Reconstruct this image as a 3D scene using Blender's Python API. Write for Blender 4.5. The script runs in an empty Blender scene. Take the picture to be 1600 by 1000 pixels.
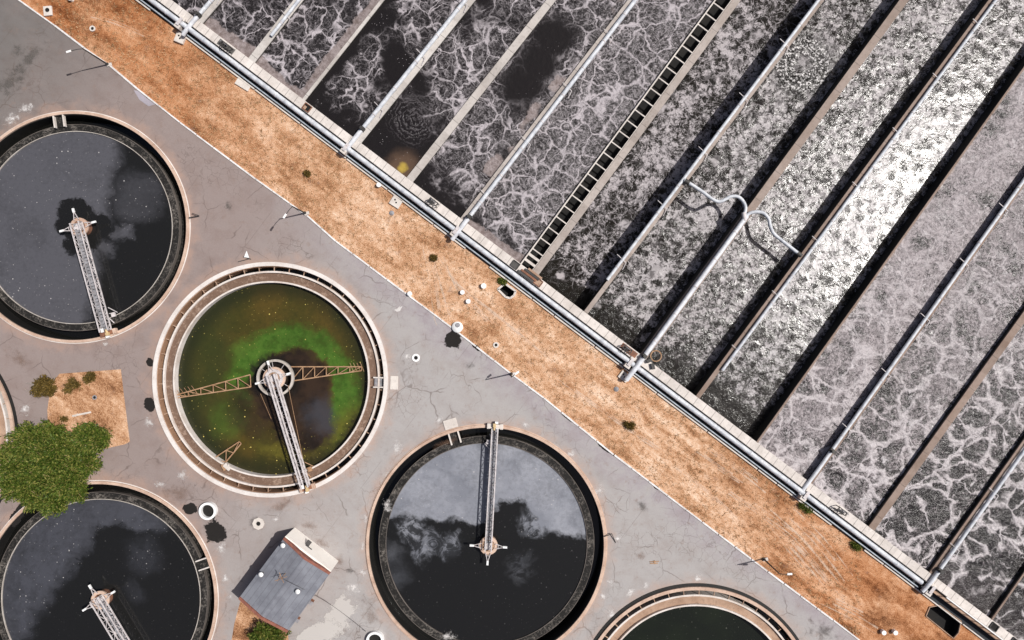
import bpy, bmesh, math, random
from mathutils import Vector, Matrix
random.seed(7)
R = math.radians
scene = bpy.context.scene
col = scene.collection
H = 106.0                       # flying height of the drone above the yard, metres
def P(x, y, z=0.0):             # photo point -> place on the level z
    s = (H - z) / H * 0.1
    return Vector(((x - 800) * s, (500 - y) * s, z))

# ------------------------------------------------------------------ node helper
class NT:
    def __init__(s, name):
        s.m = bpy.data.materials.new(name); s.m.use_nodes = True
        s.t = s.m.node_tree; s.t.nodes.clear()
        s.out = s.t.nodes.new('ShaderNodeOutputMaterial')
        s.pos = s.t.nodes.new('ShaderNodeNewGeometry').outputs['Position']
    def set(s, sock, v):
        if v is None: return
        if isinstance(v, bpy.types.NodeSocket): s.t.links.new(v, sock)
        else:
            if sock.type == 'RGBA' and len(v) == 3: v = (*v, 1)
            sock.default_value = v
    def math(s, op, a, b=None, c=None, clamp=False):
        n = s.t.nodes.new('ShaderNodeMath'); n.operation = op; n.use_clamp = clamp
        s.set(n.inputs[0], a); s.set(n.inputs[1], b); s.set(n.inputs[2], c); return n.outputs[0]
    def add(s, a, b): return s.math('ADD', a, b)
    def sub(s, a, b): return s.math('SUBTRACT', a, b)
    def mul(s, a, b, clamp=False): return s.math('MULTIPLY', a, b, clamp=clamp)
    def mx(s, a, b): return s.math('MAXIMUM', a, b)
    def mn(s, a, b): return s.math('MINIMUM', a, b)
    def vm(s, op, a, b=None):
        n = s.t.nodes.new('ShaderNodeVectorMath'); n.operation = op
        s.set(n.inputs[0], a)
        if op == 'SCALE': s.set(n.inputs['Scale'], b)
        else: s.set(n.inputs[1], b)
        return n.outputs['Value'] if op in ('LENGTH', 'DISTANCE', 'DOT_PRODUCT') else n.outputs['Vector']
    def noise(s, scale, detail=3, rough=.55, vec=None, color=False, dist=0):
        n = s.t.nodes.new('ShaderNodeTexNoise'); s.set(n.inputs['Vector'], vec or s.pos)
        n.inputs['Scale'].default_value = scale; n.inputs['Detail'].default_value = detail
        n.inputs['Roughness'].default_value = rough; n.inputs['Distortion'].default_value = dist
        return n.outputs['Color' if color else 'Fac']
    def voro(s, scale, feature='F1', vec=None, out='Distance', rnd=1):
        n = s.t.nodes.new('ShaderNodeTexVoronoi'); n.feature = feature; s.set(n.inputs['Vector'], vec or s.pos)
        n.inputs['Scale'].default_value = scale; n.inputs['Randomness'].default_value = rnd
        return n.outputs[out]
    def mr(s, v, a, b, c=0., d=1., smooth=True):
        n = s.t.nodes.new('ShaderNodeMapRange'); n.interpolation_type = 'SMOOTHSTEP' if smooth else 'LINEAR'
        for k, x in zip(('Value', 'From Min', 'From Max', 'To Min', 'To Max'), (v, a, b, c, d)): s.set(n.inputs[k], x)
        return n.outputs[0]
    def mix(s, f, a, b, mode='MIX'):
        n = s.t.nodes.new('ShaderNodeMix'); n.data_type = 'RGBA'; n.blend_type = mode
        s.set(n.inputs[0], f); s.set(n.inputs[6], a); s.set(n.inputs[7], b); return n.outputs[2]
    def ramp(s, f, stops):
        n = s.t.nodes.new('ShaderNodeValToRGB'); e = n.color_ramp.elements
        while len(e) < len(stops): e.new(0.5)
        for k, (p, c) in enumerate(stops): e[k].position = p; e[k].color = (*c, 1)
        s.set(n.inputs[0], f); return n.outputs[0]
    def sep(s, v):
        n = s.t.nodes.new('ShaderNodeSeparateXYZ'); s.set(n.inputs[0], v); return n.outputs
    def comb(s, x, y, z=0.):
        n = s.t.nodes.new('ShaderNodeCombineXYZ')
        for k, v in enumerate((x, y, z)): s.set(n.inputs[k], v)
        return n.outputs[0]
    def uv(s):
        n = s.t.nodes.new('ShaderNodeUVMap'); n.uv_map = 'UVMap'; return n.outputs[0]
    def warp(s, amt, scale, vec=None, detail=2):
        c = s.noise(scale, detail, color=True, vec=vec)
        return s.vm('ADD', vec or s.pos, s.vm('SCALE', s.vm('SUBTRACT', c, (.5, .5, .5)), amt))
    def dist(s, pt, vec=None):
        return s.vm('DISTANCE', s.vm('MULTIPLY', vec or s.pos, (1, 1, 0)), (pt[0], pt[1], 0))
    def bump(s, h, strength=1., distance=.1, normal=None):
        n = s.t.nodes.new('ShaderNodeBump'); n.inputs['Strength'].default_value = strength
        n.inputs['Distance'].default_value = distance; s.set(n.inputs['Height'], h); s.set(n.inputs['Normal'], normal); return n.outputs[0]
    def bsdf(s, color, rough=.8, normal=None, spec=.3, metal=0., ior=None, alpha=None):
        n = s.t.nodes.new('ShaderNodeBsdfPrincipled')
        s.set(n.inputs['Base Color'], color); s.set(n.inputs['Roughness'], rough); s.set(n.inputs['Normal'], normal)
        s.set(n.inputs['Specular IOR Level'], spec); s.set(n.inputs['Metallic'], metal); s.set(n.inputs['IOR'], ior); s.set(n.inputs['Alpha'], alpha)
        s.t.links.new(n.outputs[0], s.out.inputs[0]); return s.m

# ------------------------------------------------------------------ mesh helper
class MB:
    def __init__(s): s.v = []; s.f = []; s.u = []
    def face_pts(s, pts, uvs=None):
        o = len(s.v); s.v += [Vector(p) for p in pts]; s.f.append(tuple(range(o, o + len(pts)))); s.u.append(uvs); return s
    def hexa(s, b, t):
        o = len(s.v); s.v += [Vector(p) for p in b] + [Vector(p) for p in t]; n = len(b)
        s.f += [tuple(o + n - 1 - k for k in range(n)), tuple(o + n + k for k in range(n))]
        s.f += [(o + k, o + (k + 1) % n, o + n + (k + 1) % n, o + n + k) for k in range(n)]
        s.u += [None] * (n + 2); return s
    def prism(s, poly, z0, z1):
        poly = [(p[0], p[1]) for p in poly]
        a = sum(poly[k][0] * poly[(k + 1) % len(poly)][1] - poly[(k + 1) % len(poly)][0] * poly[k][1] for k in range(len(poly)))
        if a < 0: poly = poly[::-1]
        return s.hexa([(x, y, z0) for x, y in poly], [(x, y, z1) for x, y in poly])
    def box(s, c, size, rz=0.):
        cx, cy, cz = c; a, b, h = [k / 2 for k in size]; co, si = math.cos(rz), math.sin(rz)
        q = [(cx + x * co - y * si, cy + x * si + y * co) for x, y in ((-a, -b), (a, -b), (a, b), (-a, b))]
        return s.hexa([(x, y, cz - h) for x, y in q], [(x, y, cz + h) for x, y in q])
    def bar(s, p, q, w, h=None):                 # rectangular bar between two points
        h = h or w; p = Vector(p); q = Vector(q); d = (q - p).normalized()
        up = Vector((0, 0, 1)) if abs(d.z) < .95 else Vector((1, 0, 0))
        l = up.cross(d).normalized() * w / 2; t = d.cross(l).normalized() * h / 2
        c = [(-1, -1), (1, -1), (1, 1), (-1, 1)]
        return s.hexa([p + l * a + t * b for a, b in c], [q + l * a + t * b for a, b in c])
    def tube(s, pts, r, seg=10, r2=None):
        pts = [Vector(p) for p in pts]; n = len(pts); o = len(s.v); prev = None
        for k, p in enumerate(pts):
            d = (pts[min(k + 1, n - 1)] - pts[max(k - 1, 0)]).normalized()
            if prev is None:
                up = Vector((0, 0, 1)) if abs(d.z) < .95 else Vector((1, 0, 0)); a = up.cross(d).normalized()
            else: a = (prev - d * prev.dot(d)).normalized()
            prev = a; b = d.cross(a); rr = r if r2 is None else r + (r2 - r) * k / (n - 1)
            s.v += [p + (a * math.cos(t) + b * math.sin(t)) * rr for t in [2 * math.pi * j / seg for j in range(seg)]]
        for k in range(n - 1):
            for j in range(seg):
                s.f.append((o + k * seg + j, o + k * seg + (j + 1) % seg, o + (k + 1) * seg + (j + 1) % seg, o + (k + 1) * seg + j)); s.u.append(None)
        s.f += [tuple(o + seg - 1 - j for j in range(seg)), tuple(o + (n - 1) * seg + j for j in range(seg))]; s.u += [None, None]; return s
    def cyl(s, x, y, r, z0, z1, seg=20, r2=None): return s.tube([(x, y, z0), (x, y, z1)], r, seg, r2)
    def lathe(s, x, y, prof, seg=128, closed=True):
        o = len(s.v); m = len(prof)
        for k in range(seg):
            t = 2 * math.pi * k / seg
            s.v += [Vector((x + r * math.cos(t), y + r * math.sin(t), z)) for r, z in prof]
        for k in range(seg):
            for j in range(m if closed else m - 1):
                a, b = o + k * m, o + (k + 1) % seg * m
                s.f.append((a + j, b + j, b + (j + 1) % m, a + (j + 1) % m)); s.u.append(None)
        return s
    def ring(s, x, y, r1, r2, z0, z1, seg=160): return s.lathe(x, y, [(r1, z0), (r2, z0), (r2, z1), (r1, z1)], seg)
    def disc(s, x, y, r, z, seg=160):
        return s.face_pts([(x + r * math.cos(2 * math.pi * k / seg), y + r * math.sin(2 * math.pi * k / seg), z) for k in range(seg)])
    def build(s, name, mat, parent=None, smooth=False, bevel=0., origin=None):
        me = bpy.data.meshes.new(name)
        off = Vector(parent['_o']) if parent and '_o' in parent else Vector((0, 0, 0))
        if not parent and origin is not None: off = Vector(origin)
        me.from_pydata([v - off for v in s.v], [], s.f); me.validate()
        if any(s.u):
            ul = me.uv_layers.new(name='UVMap')
            for p, uvs in zip(me.polygons, s.u):
                for li, k in enumerate(p.loop_indices): ul.data[k].uv = uvs[li] if uvs else (0, 0)
        me.materials.append(mat)
        if smooth:
            for p in me.polygons: p.use_smooth = True
            try: me.set_sharp_from_angle(angle=R(40))
            except Exception: pass
        o = bpy.data.objects.new(name, me); col.objects.link(o)
        if parent: o.parent = parent
        else: o.location = off
        if parent and '_o' in parent: o['_o'] = parent['_o']
        if bevel:
            b = o.modifiers.new('bevel', 'BEVEL'); b.width = bevel; b.segments = 2; b.limit_method = 'ANGLE'
        return o
def tag(o, label=None, cat=None, group=None, kind=None):
    if label: o['label'] = label
    if cat: o['category'] = cat
    if group: o['group'] = group
    if kind: o['kind'] = kind
    return o
def thing(name, label, cat, loc, group=None):
    o = bpy.data.objects.new(name, None); col.objects.link(o); o.location = loc; o.empty_display_size = .3
    o['_o'] = tuple(loc); return tag(o, label, cat, group)
def struct(name, mb, mat, **k): return tag(mb.build(name, mat, **k), kind='structure')

# ------------------------------------------------------------------ plain materials
def concrete(name, c, c2, dirt=.5, joint=None, rough=.9, scale=1.0, bump=.03):
    n = NT(name)
    a = n.noise(.35 * scale, 5, .65); b = n.noise(2.3 * scale, 5, .7); f = n.noise(9 * scale, 2)
    colr = n.mix(n.mr(a, .35, .68), c, c2)
    colr = n.mix(n.mul(n.mr(b, .5, .72), dirt), colr, [k * .45 for k in c2])
    colr = n.mix(n.mul(n.mr(f, .3, .7), .25), colr, [min(1, k * 1.25) for k in c])
    if joint:
        pt, d, step = joint
        t = n.vm('DOT_PRODUCT', n.vm('SUBTRACT', n.pos, tuple(pt)), tuple(d))
        k = n.math('PINGPONG', t, step / 2)
        cell = n.math('FLOOR', n.math('DIVIDE', n.add(t, step / 2), step))
        wn = n.t.nodes.new('ShaderNodeTexWhiteNoise'); wn.noise_dimensions = '1D'; n.set(wn.inputs['W'], cell)
        colr = n.mix(.22, colr, n.mix(wn.outputs['Value'], [q * .55 for q in c2], [min(1, q * 1.2) for q in c]))
        colr = n.mix(n.mr(k, .02, .06, .6, 0), colr, (.06, .05, .045))
    return n.bsdf(colr, rough, n.bump(b, .6, bump))
def metal(name, c, c2=None, rough=.45, met=0., rust=0., rustc=(.18, .07, .03)):
    n = NT(name); a = n.noise(1.1, 4); b = n.noise(4.5, 4, .7)
    colr = n.mix(n.mr(a, .35, .7), c, c2 or [k * .8 for k in c])
    if rust: colr = n.mix(n.mul(n.mr(b, .62 - rust * .25, .72), .9), colr, rustc)
    return n.bsdf(colr, rough, n.bump(b, .3, .01), .4, met)
M = {}
M['white_pipe'] = metal('white_pipe', (.63, .655, .69), (.43, .455, .50), .55, rust=.35, rustc=(.34, .27, .22))
M['white_pipe2'] = metal('grey_white_pipe', (.68, .70, .74), (.52, .53, .56), .45, rust=.22, rustc=(.3, .22, .17))
M['blue_pipe'] = metal('blue_grey_pipe', (.16, .24, .31), (.10, .15, .2), .4)
M['dark'] = metal('dark_steel', (.035, .034, .033), (.06, .055, .05), .6)
M['truss'] = metal('weathered_truss', (.62, .58, .58), (.46, .43, .43), .55, rust=.3)
M['truss2'] = metal('rusty_truss', (.42, .26, .15), (.30, .17, .09), .7, rust=.4)
M['deck'] = metal('grey_deck', (.30, .30, .32), (.17, .17, .18), .6, rust=.25)
M['rust'] = metal('rusty_plate', (.26, .12, .07), (.16, .075, .05), .8, rust=.3)
M['white'] = metal('white_paint', (.85, .85, .84), (.78, .78, .77), .5)
M['yellow'] = metal('cream_motor', (.62, .46, .24), (.5, .36, .2), .5)
M['pink_concrete'] = concrete('pink_concrete', (.58, .43, .34), (.42, .28, .21), .5)
M['white_rim'] = concrete('white_rim', (.70, .66, .63), (.56, .50, .46), .25)
M['tan_concrete'] = concrete('tan_concrete', (.42, .29, .21), (.30, .19, .13), .6)
M['brown_wall'] = concrete('brown_wall', (.36, .22, .14), (.25, .14, .085), .6)
M['black_wall'] = concrete('slimy_wall', (.018, .017, .016), (.012, .012, .011), .3, rough=.6)
M['slab'] = concrete('pale_slab', (.66, .61, .56), (.52, .47, .43), .35)
M['kerb'] = concrete('painted_kerb', (.76, .75, .74), (.52, .49, .47), .6)
M['lower_pipe'] = metal('lower_pipe_paint', (.42, .47, .52), (.28, .32, .36), .45)
M['ledge'] = concrete('wet_ledge', (.040, .045, .052), (.026, .029, .034), .4)  # near-black navy puts the shade under the pipes into the colour
M['dark_concrete'] = concrete('dark_concrete', (.10, .095, .09), (.06, .058, .055), .5)
M['wet_wall'] = concrete('wet_wall', (.022, .020, .016), (.014, .013, .011), .4, rough=.7, bump=.004)  # near-black wall bodies below the pale caps and along the channel
M['pit'] = concrete('pit_dark', (.012, .012, .012), (.02, .018, .016), .3)

# ------------------------------------------------------------------ ground materials
KD = Vector((.798, -.603, 0))      # along the kerb and the pipe line (world)
KN = Vector((.603, .798, 0))       # towards the lanes
def grass_mat(name, orange=1.):
    n = NT(name)
    s, c = n.vm('DOT_PRODUCT', n.pos, tuple(KD)), n.vm('DOT_PRODUCT', n.pos, tuple(KN))
    x0_ = n.sep(n.pos)[0]
    st = n.comb(n.mul(s, .36), c, 0.)
    st = n.warp(1.2, .3, st)
    big = n.noise(.11, 4, .6); mid = n.noise(.42, 5, .62, st); pat = n.noise(1.5, 5, .7); fine = n.noise(5.5, 4, .75); clump = n.voro(1.4, 'SMOOTH_F1', n.warp(.6, 1.5))
    blade = n.noise(9., 3, .8, n.comb(n.mul(s, .4), c, 0.))
    v = n.add(n.add(n.mul(mid, .40), n.mul(pat, .24)), n.add(n.mul(fine, .30), n.mul(n.sub(big, .5), .30)))
    v = n.add(v, n.mul(n.sub(blade, .5), .22)); streak = n.noise(1., 4, .65, n.comb(n.mul(s, .07), n.mul(n.add(c, n.mul(n.noise(.06, 3), 9.)), .62), 3.)); v = n.add(v, n.mul(n.sub(streak, .47), n.mul(n.mr(x0_, -10., 25., .12, .52), n.mr(n.noise(.12, 3, vec=n.vm('ADD', n.pos, (77, 7, 0))), .38, .60, .15, 1.)))); v = n.add(v, n.mul(n.mn(n.mr(x0_, -50., -20.), n.mr(x0_, 50., 20.)), .022))
    grit = n.noise(7., 2, .9, n.vm('ADD', n.pos, (5, 5, 0)))
    v = n.add(v, n.mul(n.sub(grit, .5), .28)); v = n.add(n.mul(n.sub(v, .5), 1.28), .557)
    v = n.sub(v, n.mul(n.sub(clump, .35), .08))
    colr = n.ramp(v, [(.35, (.14, .062, .03)), (.45, (.34, .168, .082)), (.53, (.53, .30, .17)), (.61, (.66, .425, .275)), (.71, (.80, .60, .45))])
    x = n.sep(n.pos)
    ends = n.mx(n.mr(x[0], -28., -62., 0., .85), n.mr(x[0], 28., 52., 0., .75))    # darker and more orange towards both ends of the verge
    ends = n.mul(n.mul(ends, orange), n.mr(n.noise(.16, 3), .3, .6, .45, 1.))
    colr = n.mix(ends, colr, n.mix(1., colr, (.76, .53, .36), 'MULTIPLY'))
    grey = n.mr(n.noise(.55, 5, .7, n.vm('ADD', n.pos, (31, 7, 0))), .57, .72, 0, .55)
    colr = n.mix(grey, colr, (.24, .16, .125))
    h = n.add(n.mul(n.noise(2.1, 4, .7), .6), n.mul(fine, .5))
    return n.bsdf(colr, .95, n.bump(h, .8, .22), .1)
M['grass'] = grass_mat('dry_grass')
def pave_mat():
    n = NT('old_asphalt')
    x = n.sep(n.pos)
    c = n.vm('DOT_PRODUCT', n.pos, tuple(KN)); s = n.vm('DOT_PRODUCT', n.pos, tuple(KD))
    big = n.noise(.06, 4, .6); mid = n.noise(.35, 5, .65); fine = n.noise(4., 4, .75); grit = n.noise(14., 2, .8)
    pink, grey, purple, dark = (.285, .232, .216), (.385, .364, .355), (.340, .302, .332), (.150, .143, .137)
    left = n.mr(n.add(n.sub(x[0], n.mul(x[1], .25)), n.mul(n.sub(big, .5), 34)), -52., -12.)
    colr = n.mix(left, pink, grey)
    road = n.sub(c, n.math('MULTIPLY', n.sub(big, .5), 8.))
    pm = n.mul(n.mr(n.math('ABSOLUTE', n.add(road, 6.)), 1., 6., 1., 0.), n.mr(mid, .3, .6))
    colr = n.mix(n.mul(n.mul(pm, left), .75), colr, purple)
    tl = n.mul(n.mr(s, -62., -92.), n.mr(n.noise(.1, 3), .2, .5, .7, 1.))
    colr = n.mix(n.mul(tl, .85), colr, dark)
    lane = n.mr(n.noise(.25, 4, .6, n.comb(n.mul(s, .12), n.mul(c, 1.6), 0.)), .45, .75, 0, .5)
    colr = n.mix(n.mul(lane, .5), colr, n.mix(1., colr, (.72, .71, .72), 'MULTIPLY'))
    colr = n.mix(n.mr(mid, .42, .72, 0, .45), colr, n.mix(1., colr, (.78, .70, .66), 'MULTIPLY'))
    # slab joints and cracks
    w = n.warp(1.3, .5); e = n.voro(.17, 'DISTANCE_TO_EDGE', w); e2 = n.voro(.42, 'DISTANCE_TO_EDGE', n.warp(.9, .9))
    cr = n.mul(n.mr(e, .0, .018, 1, 0), n.mr(n.noise(.22, 3), .45, .6))
    cr = n.mx(cr, n.mul(n.mr(e2, .0, .026, 1, 0), n.mr(n.noise(.13, 3, vec=n.vm('ADD', n.pos, (50, 0, 0))), .56, .66)))
    e3 = n.voro(.75, 'DISTANCE_TO_EDGE', n.warp(.6, 1.4)); cr = n.mx(cr, n.mul(n.mul(n.mr(e3, .0, .035, 1, 0), n.mr(n.noise(.1, 3, vec=n.vm('ADD', n.pos, (20, 90, 0))), .54, .62)), .7))
    js = n.math('PINGPONG', n.add(s, 3.), 6.2); cr = n.mx(cr, n.mul(n.mr(js, .0, .09, 1, 0), n.mul(n.mr(n.noise(.2, 3, vec=n.vm('ADD', n.pos, (9, 9, 0))), .42, .55), .5)))
    blot_ = n.mr(n.noise(.7, 5, .75, n.vm('ADD', n.pos, (60, 60, 0))),   .54, .74, 0, .5); colr = n.mix(blot_, colr, (.24, .17, .14))
    colr = n.mix(n.mul(cr, .55), colr, (.10, .072, .06))
    # rust-coloured dust round the tanks
    dust = None
    for (tx, ty, r) in ((116, 355, 18.), (423, 593, 18.4), (760, 851, 18.7), (155, 937, 18.6), (1088, 1101, 18.6)):
        d = n.sub(n.dist(P(tx, ty)), r)
        k = n.mr(n.add(d, n.mul(n.sub(mid, .5), 5.)), .0, 2.2, 1, 0)
        dust = k if dust is None else n.mx(dust, k)
    colr = n.mix(n.mul(n.mul(dust, .5), n.mr(n.noise(.5, 4, .65), .3, .65, .25, 1.)), colr, (.43, .275, .205))
    colr = n.mix(n.mr(fine, .25, .75, .0, .22), colr, n.mix(1., colr, (.6, .6, .6), 'MULTIPLY'))
    colr = n.mix(n.mr(grit, .6, .8, 0, .35), colr, (.55, .53, .52))
    return n.bsdf(colr, .9, n.bump(n.add(fine, n.mul(grit, .5)), .5, .03), .2)
M['pave'] = pave_mat()
def blot(name, c, amt=1., sc=1.2, lo=.42, hi=.62, det=5, am=1.1):
    n = NT(name); u = n.uv()
    d = n.vm('DISTANCE', u, (.5, .5, 0))
    k = n.add(n.sub(.5, d), n.mul(n.sub(n.noise(sc, det, .7), .5), am))
    return n.bsdf(c, .9, None, .1, alpha=n.mul(n.mr(k, lo - .25, hi - .25), amt))
M['lime'] = blot('lime_wash', (.74, .71, .69), .85, 1.5, .46, .86)
M['pale'] = blot('pale_patch', (.58, .55, .52), .8, .5, .34, .44)
M['oil'] = blot('oil_stain', (.022, .02, .019), .95, .5, .36, .43, 3, .75)
M['soil'] = blot('brown_stain', (.22, .135, .095), .4, .8, .4, .9)
M['greystain'] = blot('grey_stain', (.13, .12, .11), .5, .7, .42, .8)
M['track'] = blot('worn_tracks', (.78, .60, .46), .6, .3, .40, .95, 4, 1.5)

def flat_fill(name, mat, outer, holes, z):
    cu = bpy.data.curves.new(name, 'CURVE'); cu.dimensions = '2D'; cu.fill_mode = 'BOTH'
    for poly in [outer] + holes:
        sp = cu.splines.new('POLY'); sp.points.add(len(poly) - 1); sp.use_cyclic_u = True
        for k, p in enumerate(poly): sp.points[k].co = (p[0], p[1], 0, 1)
    tmp = bpy.data.objects.new(name, cu); col.objects.link(tmp)
    dg = bpy.context.evaluated_depsgraph_get(); me = bpy.data.meshes.new_from_object(tmp.evaluated_get(dg))
    bpy.data.objects.remove(tmp); bpy.data.curves.remove(cu)
    me.materials.clear(); me.materials.append(mat)
    if sum(p.normal.z for p in me.polygons) < 0: me.flip_normals()
    o = bpy.data.objects.new(name, me); col.objects.link(o); o.location.z = z; return o
def circ(c, r, n=120): return [(c[0] + r * math.cos(2 * math.pi * k / n), c[1] + r * math.sin(2 * math.pi * k / n)) for k in range(n)]

# tanks: photo centre, rim radius (m)
TANKS = {'A': (116, 355, 18.05), 'B': (423, 593, 18.35), 'C': (760, 851, 18.75), 'D': (155, 937, 18.55), 'E': (1088, 1101, 18.5), 'F': (-161, 685, 18.55)}
TC = {k: P(v[0], v[1]) for k, v in TANKS.items()}

# ------------------------------------------------------------------ basin line
ZT = 1.2                                            # top of the basin walls
def L(x, d, z=0.):                                  # on the pipe line at photo x, d photo pixels towards the lanes
    y = 154.5 + .7556 * (x - 440)
    return P(x + .603 * d, y - .798 * d, z)
W = [((244, -22), (278, -60), 8), ((313, 33), (345, -4), 9), ((396, 90), (466, 0), 12), ((474, 156), (597, 0), 5), ((566, 214), (737, 0), 9), ((640, 281), (861, 0), 12), ((722, 343), (985, 0), 7),
     ((838, 425), (1151, 0), 11), ((917, 486), (1284, 0), 7), ((999, 566), (1413, 0), 12), ((1093, 617), (1549, 0), 7), ((1187, 686), (1602, 104), 3), ((1273, 746), (1607, 276), 6),
     ((1364, 823), (1597, 500), 11), ((1457, 893), (1604, 686), 6), ((1551, 967), (1600, 897), 3), ((1650, 1041), (1700, 970), 8)]
FAR = 112.0                                         # length of the lanes
WL = []
for a, b, w in W:
    A, B = P(*a, ZT), P(*b, ZT); d = (B - A).normalized()
    WL.append((A - d * 1.2, A + d * (FAR / d.dot(KN)), d, w * .1))
E0, E1, E2, E3 = WL[0][0], WL[0][1], WL[16][1], WL[16][0]
basin_hole = [E0, E1, E2, E3]
pit_big = [(1446, 962), (1452, 948), (1467, 945), (1501, 970), (1497, 988), (1489, 997)]
pit_small = [(778, 452), (789, 443), (806, 455), (803, 462), (797, 466), (790, 464)]
holes = [circ(TC[k], TANKS[k][2] - .05) for k in TANKS] + [[tuple(p[:2]) for p in basin_hole]]
KERB = [(-90, -84), (30, 0), (86, 40), (132, 75), (170, 101), (215, 139), (282, 192), (360, 250), (400, 280), (480, 337), (525, 377), (632, 457), (690, 500), (717, 520), (800, 585), (850, 622), (960, 711), (1014, 752), (1072, 796), (1200, 893), (1302, 969), (1345, 1002), (1470, 1100)]
tag(flat_fill('ground', M['grass'], [(-500, -500), (500, -500), (500, 500), (-500, 500)],
              holes + [[tuple(P(*p)[:2]) for p in pit_big], [tuple(P(*p)[:2]) for p in pit_small]], 0), kind='structure')
pv = [tuple(P(*p)[:2]) for p in KERB] + [(70, -180), (-180, -180), (-180, 62)]
patch = [(93, 584), (189, 577), (194, 620), (203, 690), (196, 694), (160, 702), (120, 690), (75, 668), (74, 640), (80, 600)]
patch2 = [(376, 938), (410, 962), (450, 990), (452, 1012), (360, 1012), (366, 975)]
tag(flat_fill('pavement', M['pave'], pv, holes[:6], .006), kind='structure')
M['patch'] = grass_mat('dirt_patch', 0.)
tag(flat_fill('bare_ground', M['patch'], [tuple(P(*p)[:2]) for p in patch], [], .012), kind='structure')
tag(flat_fill('bare_ground', M['patch'], [tuple(P(*p)[:2]) for p in patch2], [], .012), kind='structure')
k = MB()
for a, b in zip(KERB[:-1], KERB[1:]):
    A, B = P(*a), P(*b); L_ = (B - A).length; nseg = max(1, int(L_ / 3))
    for i in range(nseg):
        p, q = A.lerp(B, i / nseg), A.lerp(B, (i + 1) / nseg - .012)
        j = random.uniform(-.02, .02); o = KN * j
        k.bar(p + o + Vector((0, 0, .05)), q + o + Vector((0, 0, .05)), .24 + random.uniform(-.03, .03), .2)
struct('kerb', k, M['kerb'])
# stains, dark strips and worn tracks lie on the yard as thin sheets
def blots(name, mat, lst, z, base=0):
    m = MB()
    for (x, y, rx, ry, a) in lst:
        c = P(x, y, z); ca, sa = math.cos(R(-a)), math.sin(R(-a)); q = []
        for u, v in ((-1, -1), (1, -1), (1, 1), (-1, 1)):
            q.append(c + Vector((u * rx * .1 * ca - v * ry * .1 * sa, u * rx * .1 * sa + v * ry * .1 * ca, 0)))
        m.face_pts(q, [(0, 0), (1, 0), (1, 1), (0, 1)])
        z += .0006
    return struct(name, m, mat)
blots('lime_stains', M['lime'], [(18, 186, 26, 16, -30), (42, 169, 24, 15, -20), (39, 639, 17, 17, 0), (232, 660, 15, 15, 40), (285, 742, 15, 14, 0), (250, 757, 15, 10, 0),
    (346, 857, 13, 20, 0), (352, 905, 12, 18, 20), (360, 932, 8, 6, 0), (572, 810, 10, 12, 0), (566, 894, 12, 11, 0), (552, 919, 20, 20, 40), (937, 765, 14, 17, 30), (965, 841, 13, 13, 0),
    (955, 910, 15, 10, 20), (985, 925, 18, 13, -40), (1009, 915, 11, 9, -30), (942, 932, 11, 13, 0), (956, 960, 14, 17, -20), (1091, 904, 16, 13, -20), (637, 557, 14, 10, 0), (687, 655, 16, 8, -30),
    (821, 664, 13, 9, 20), (892, 709, 12, 10, 0), (431, 811, 10, 12, 30), (567, 852, 6, 16, 0), (165, 537, 9, 7, 0), (700, 994, 24, 12, 0), (622, 700, 14, 24, 0),
    (603, 742, 10, 10, 0), (505, 860, 16, 10, 30), (605, 790, 12, 22, 0), (118, 690, 30, 10, 0), (150, 672, 24, 16, 20)], .016)
blots('pale_patch', M['pale'], [(528, 966, 52, 26, -58), (500, 988, 44, 22, -20)], .034)
blots('oil_stains', M['oil'], [(707, 532, 19, 17, 0), (335, 831, 22, 26, -20), (298, 795, 14, 12, 30), (234, 633, 13, 16, 0), (234, 566, 7, 9, 0), (946, 701, 30, 4, 37), (885, 652, 16, 2.5, 37), (1026, 762, 8, 4, 37), (744, 542, 12, 4, 37), (30, 800, 36, 11, -62)], .016)  # dark stains, plus long dark strips along the kerb and by the tree
blots('grey_stains', M['greystain'], [(355, 320, 10, 16, -20), (30, 78, 24, 20, 0), (46, 92, 60, 18, -45), (735, 572, 14, 14, 0), (15, 130, 50, 30, -40), (1002, 790, 18, 10, 37), (1285, 985, 40, 22, 37), (550, 893, 14, 10, 0), (400, 816, 22, 20, 0)], .03)
blots('soil_stains', M['soil'], [(484, 822, 18, 14, 0), (505, 850, 22, 12, 30), (530, 875, 12, 18, 0), (580, 960, 30, 22, 40), (440, 790, 40, 16, -30), (280, 770, 40, 30, 0), (30, 560, 40, 18, 30), (700, 690, 40, 8, -20), (1000, 868, 14, 10, 0), (525, 985, 50, 18, 0)], .022)
def smooth_path(pts, n=8):
    out = []; q = [pts[0]] + pts + [pts[-1]]
    for a, b, c, d in zip(q[:-3], q[1:-2], q[2:-1], q[3:]):
        for k in range(n):
            t = k / n; out.append(.5 * ((2 * b) + (c - a) * t + (2 * a - 5 * b + 4 * c - d) * t * t + (3 * b - a - 3 * c + d) * t ** 3))
    return out + [pts[-1]]
tr = MB(); zt = .005
def track(pts, w):
    global zt
    for rep_ in range(max(3, int(w * 3.4))):
        of = Vector((random.gauss(0, w * .5), random.gauss(0, w * .5), 0)); a0 = random.uniform(0, .35); a1 = random.uniform(.6, 1.)
        q = smooth_path([P(*p, 0) for p in pts], 5); q = [p + of + Vector((0, 0, zt)) for p in q[int(a0 * len(q)):max(int(a1 * len(q)), int(a0 * len(q)) + 3)]]
        ww = random.uniform(.22, .5)
        for a, b in zip(q[:-1], q[1:]):
            d = (b - a); l = Vector((-d.y, d.x, 0)).normalized() * ww / 2
            tr.face_pts([a - l, b - l, b + l, a + l], [(.5, .1), (.5, .1), (.5, .9), (.5, .9)])
        zt += .0007
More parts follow.
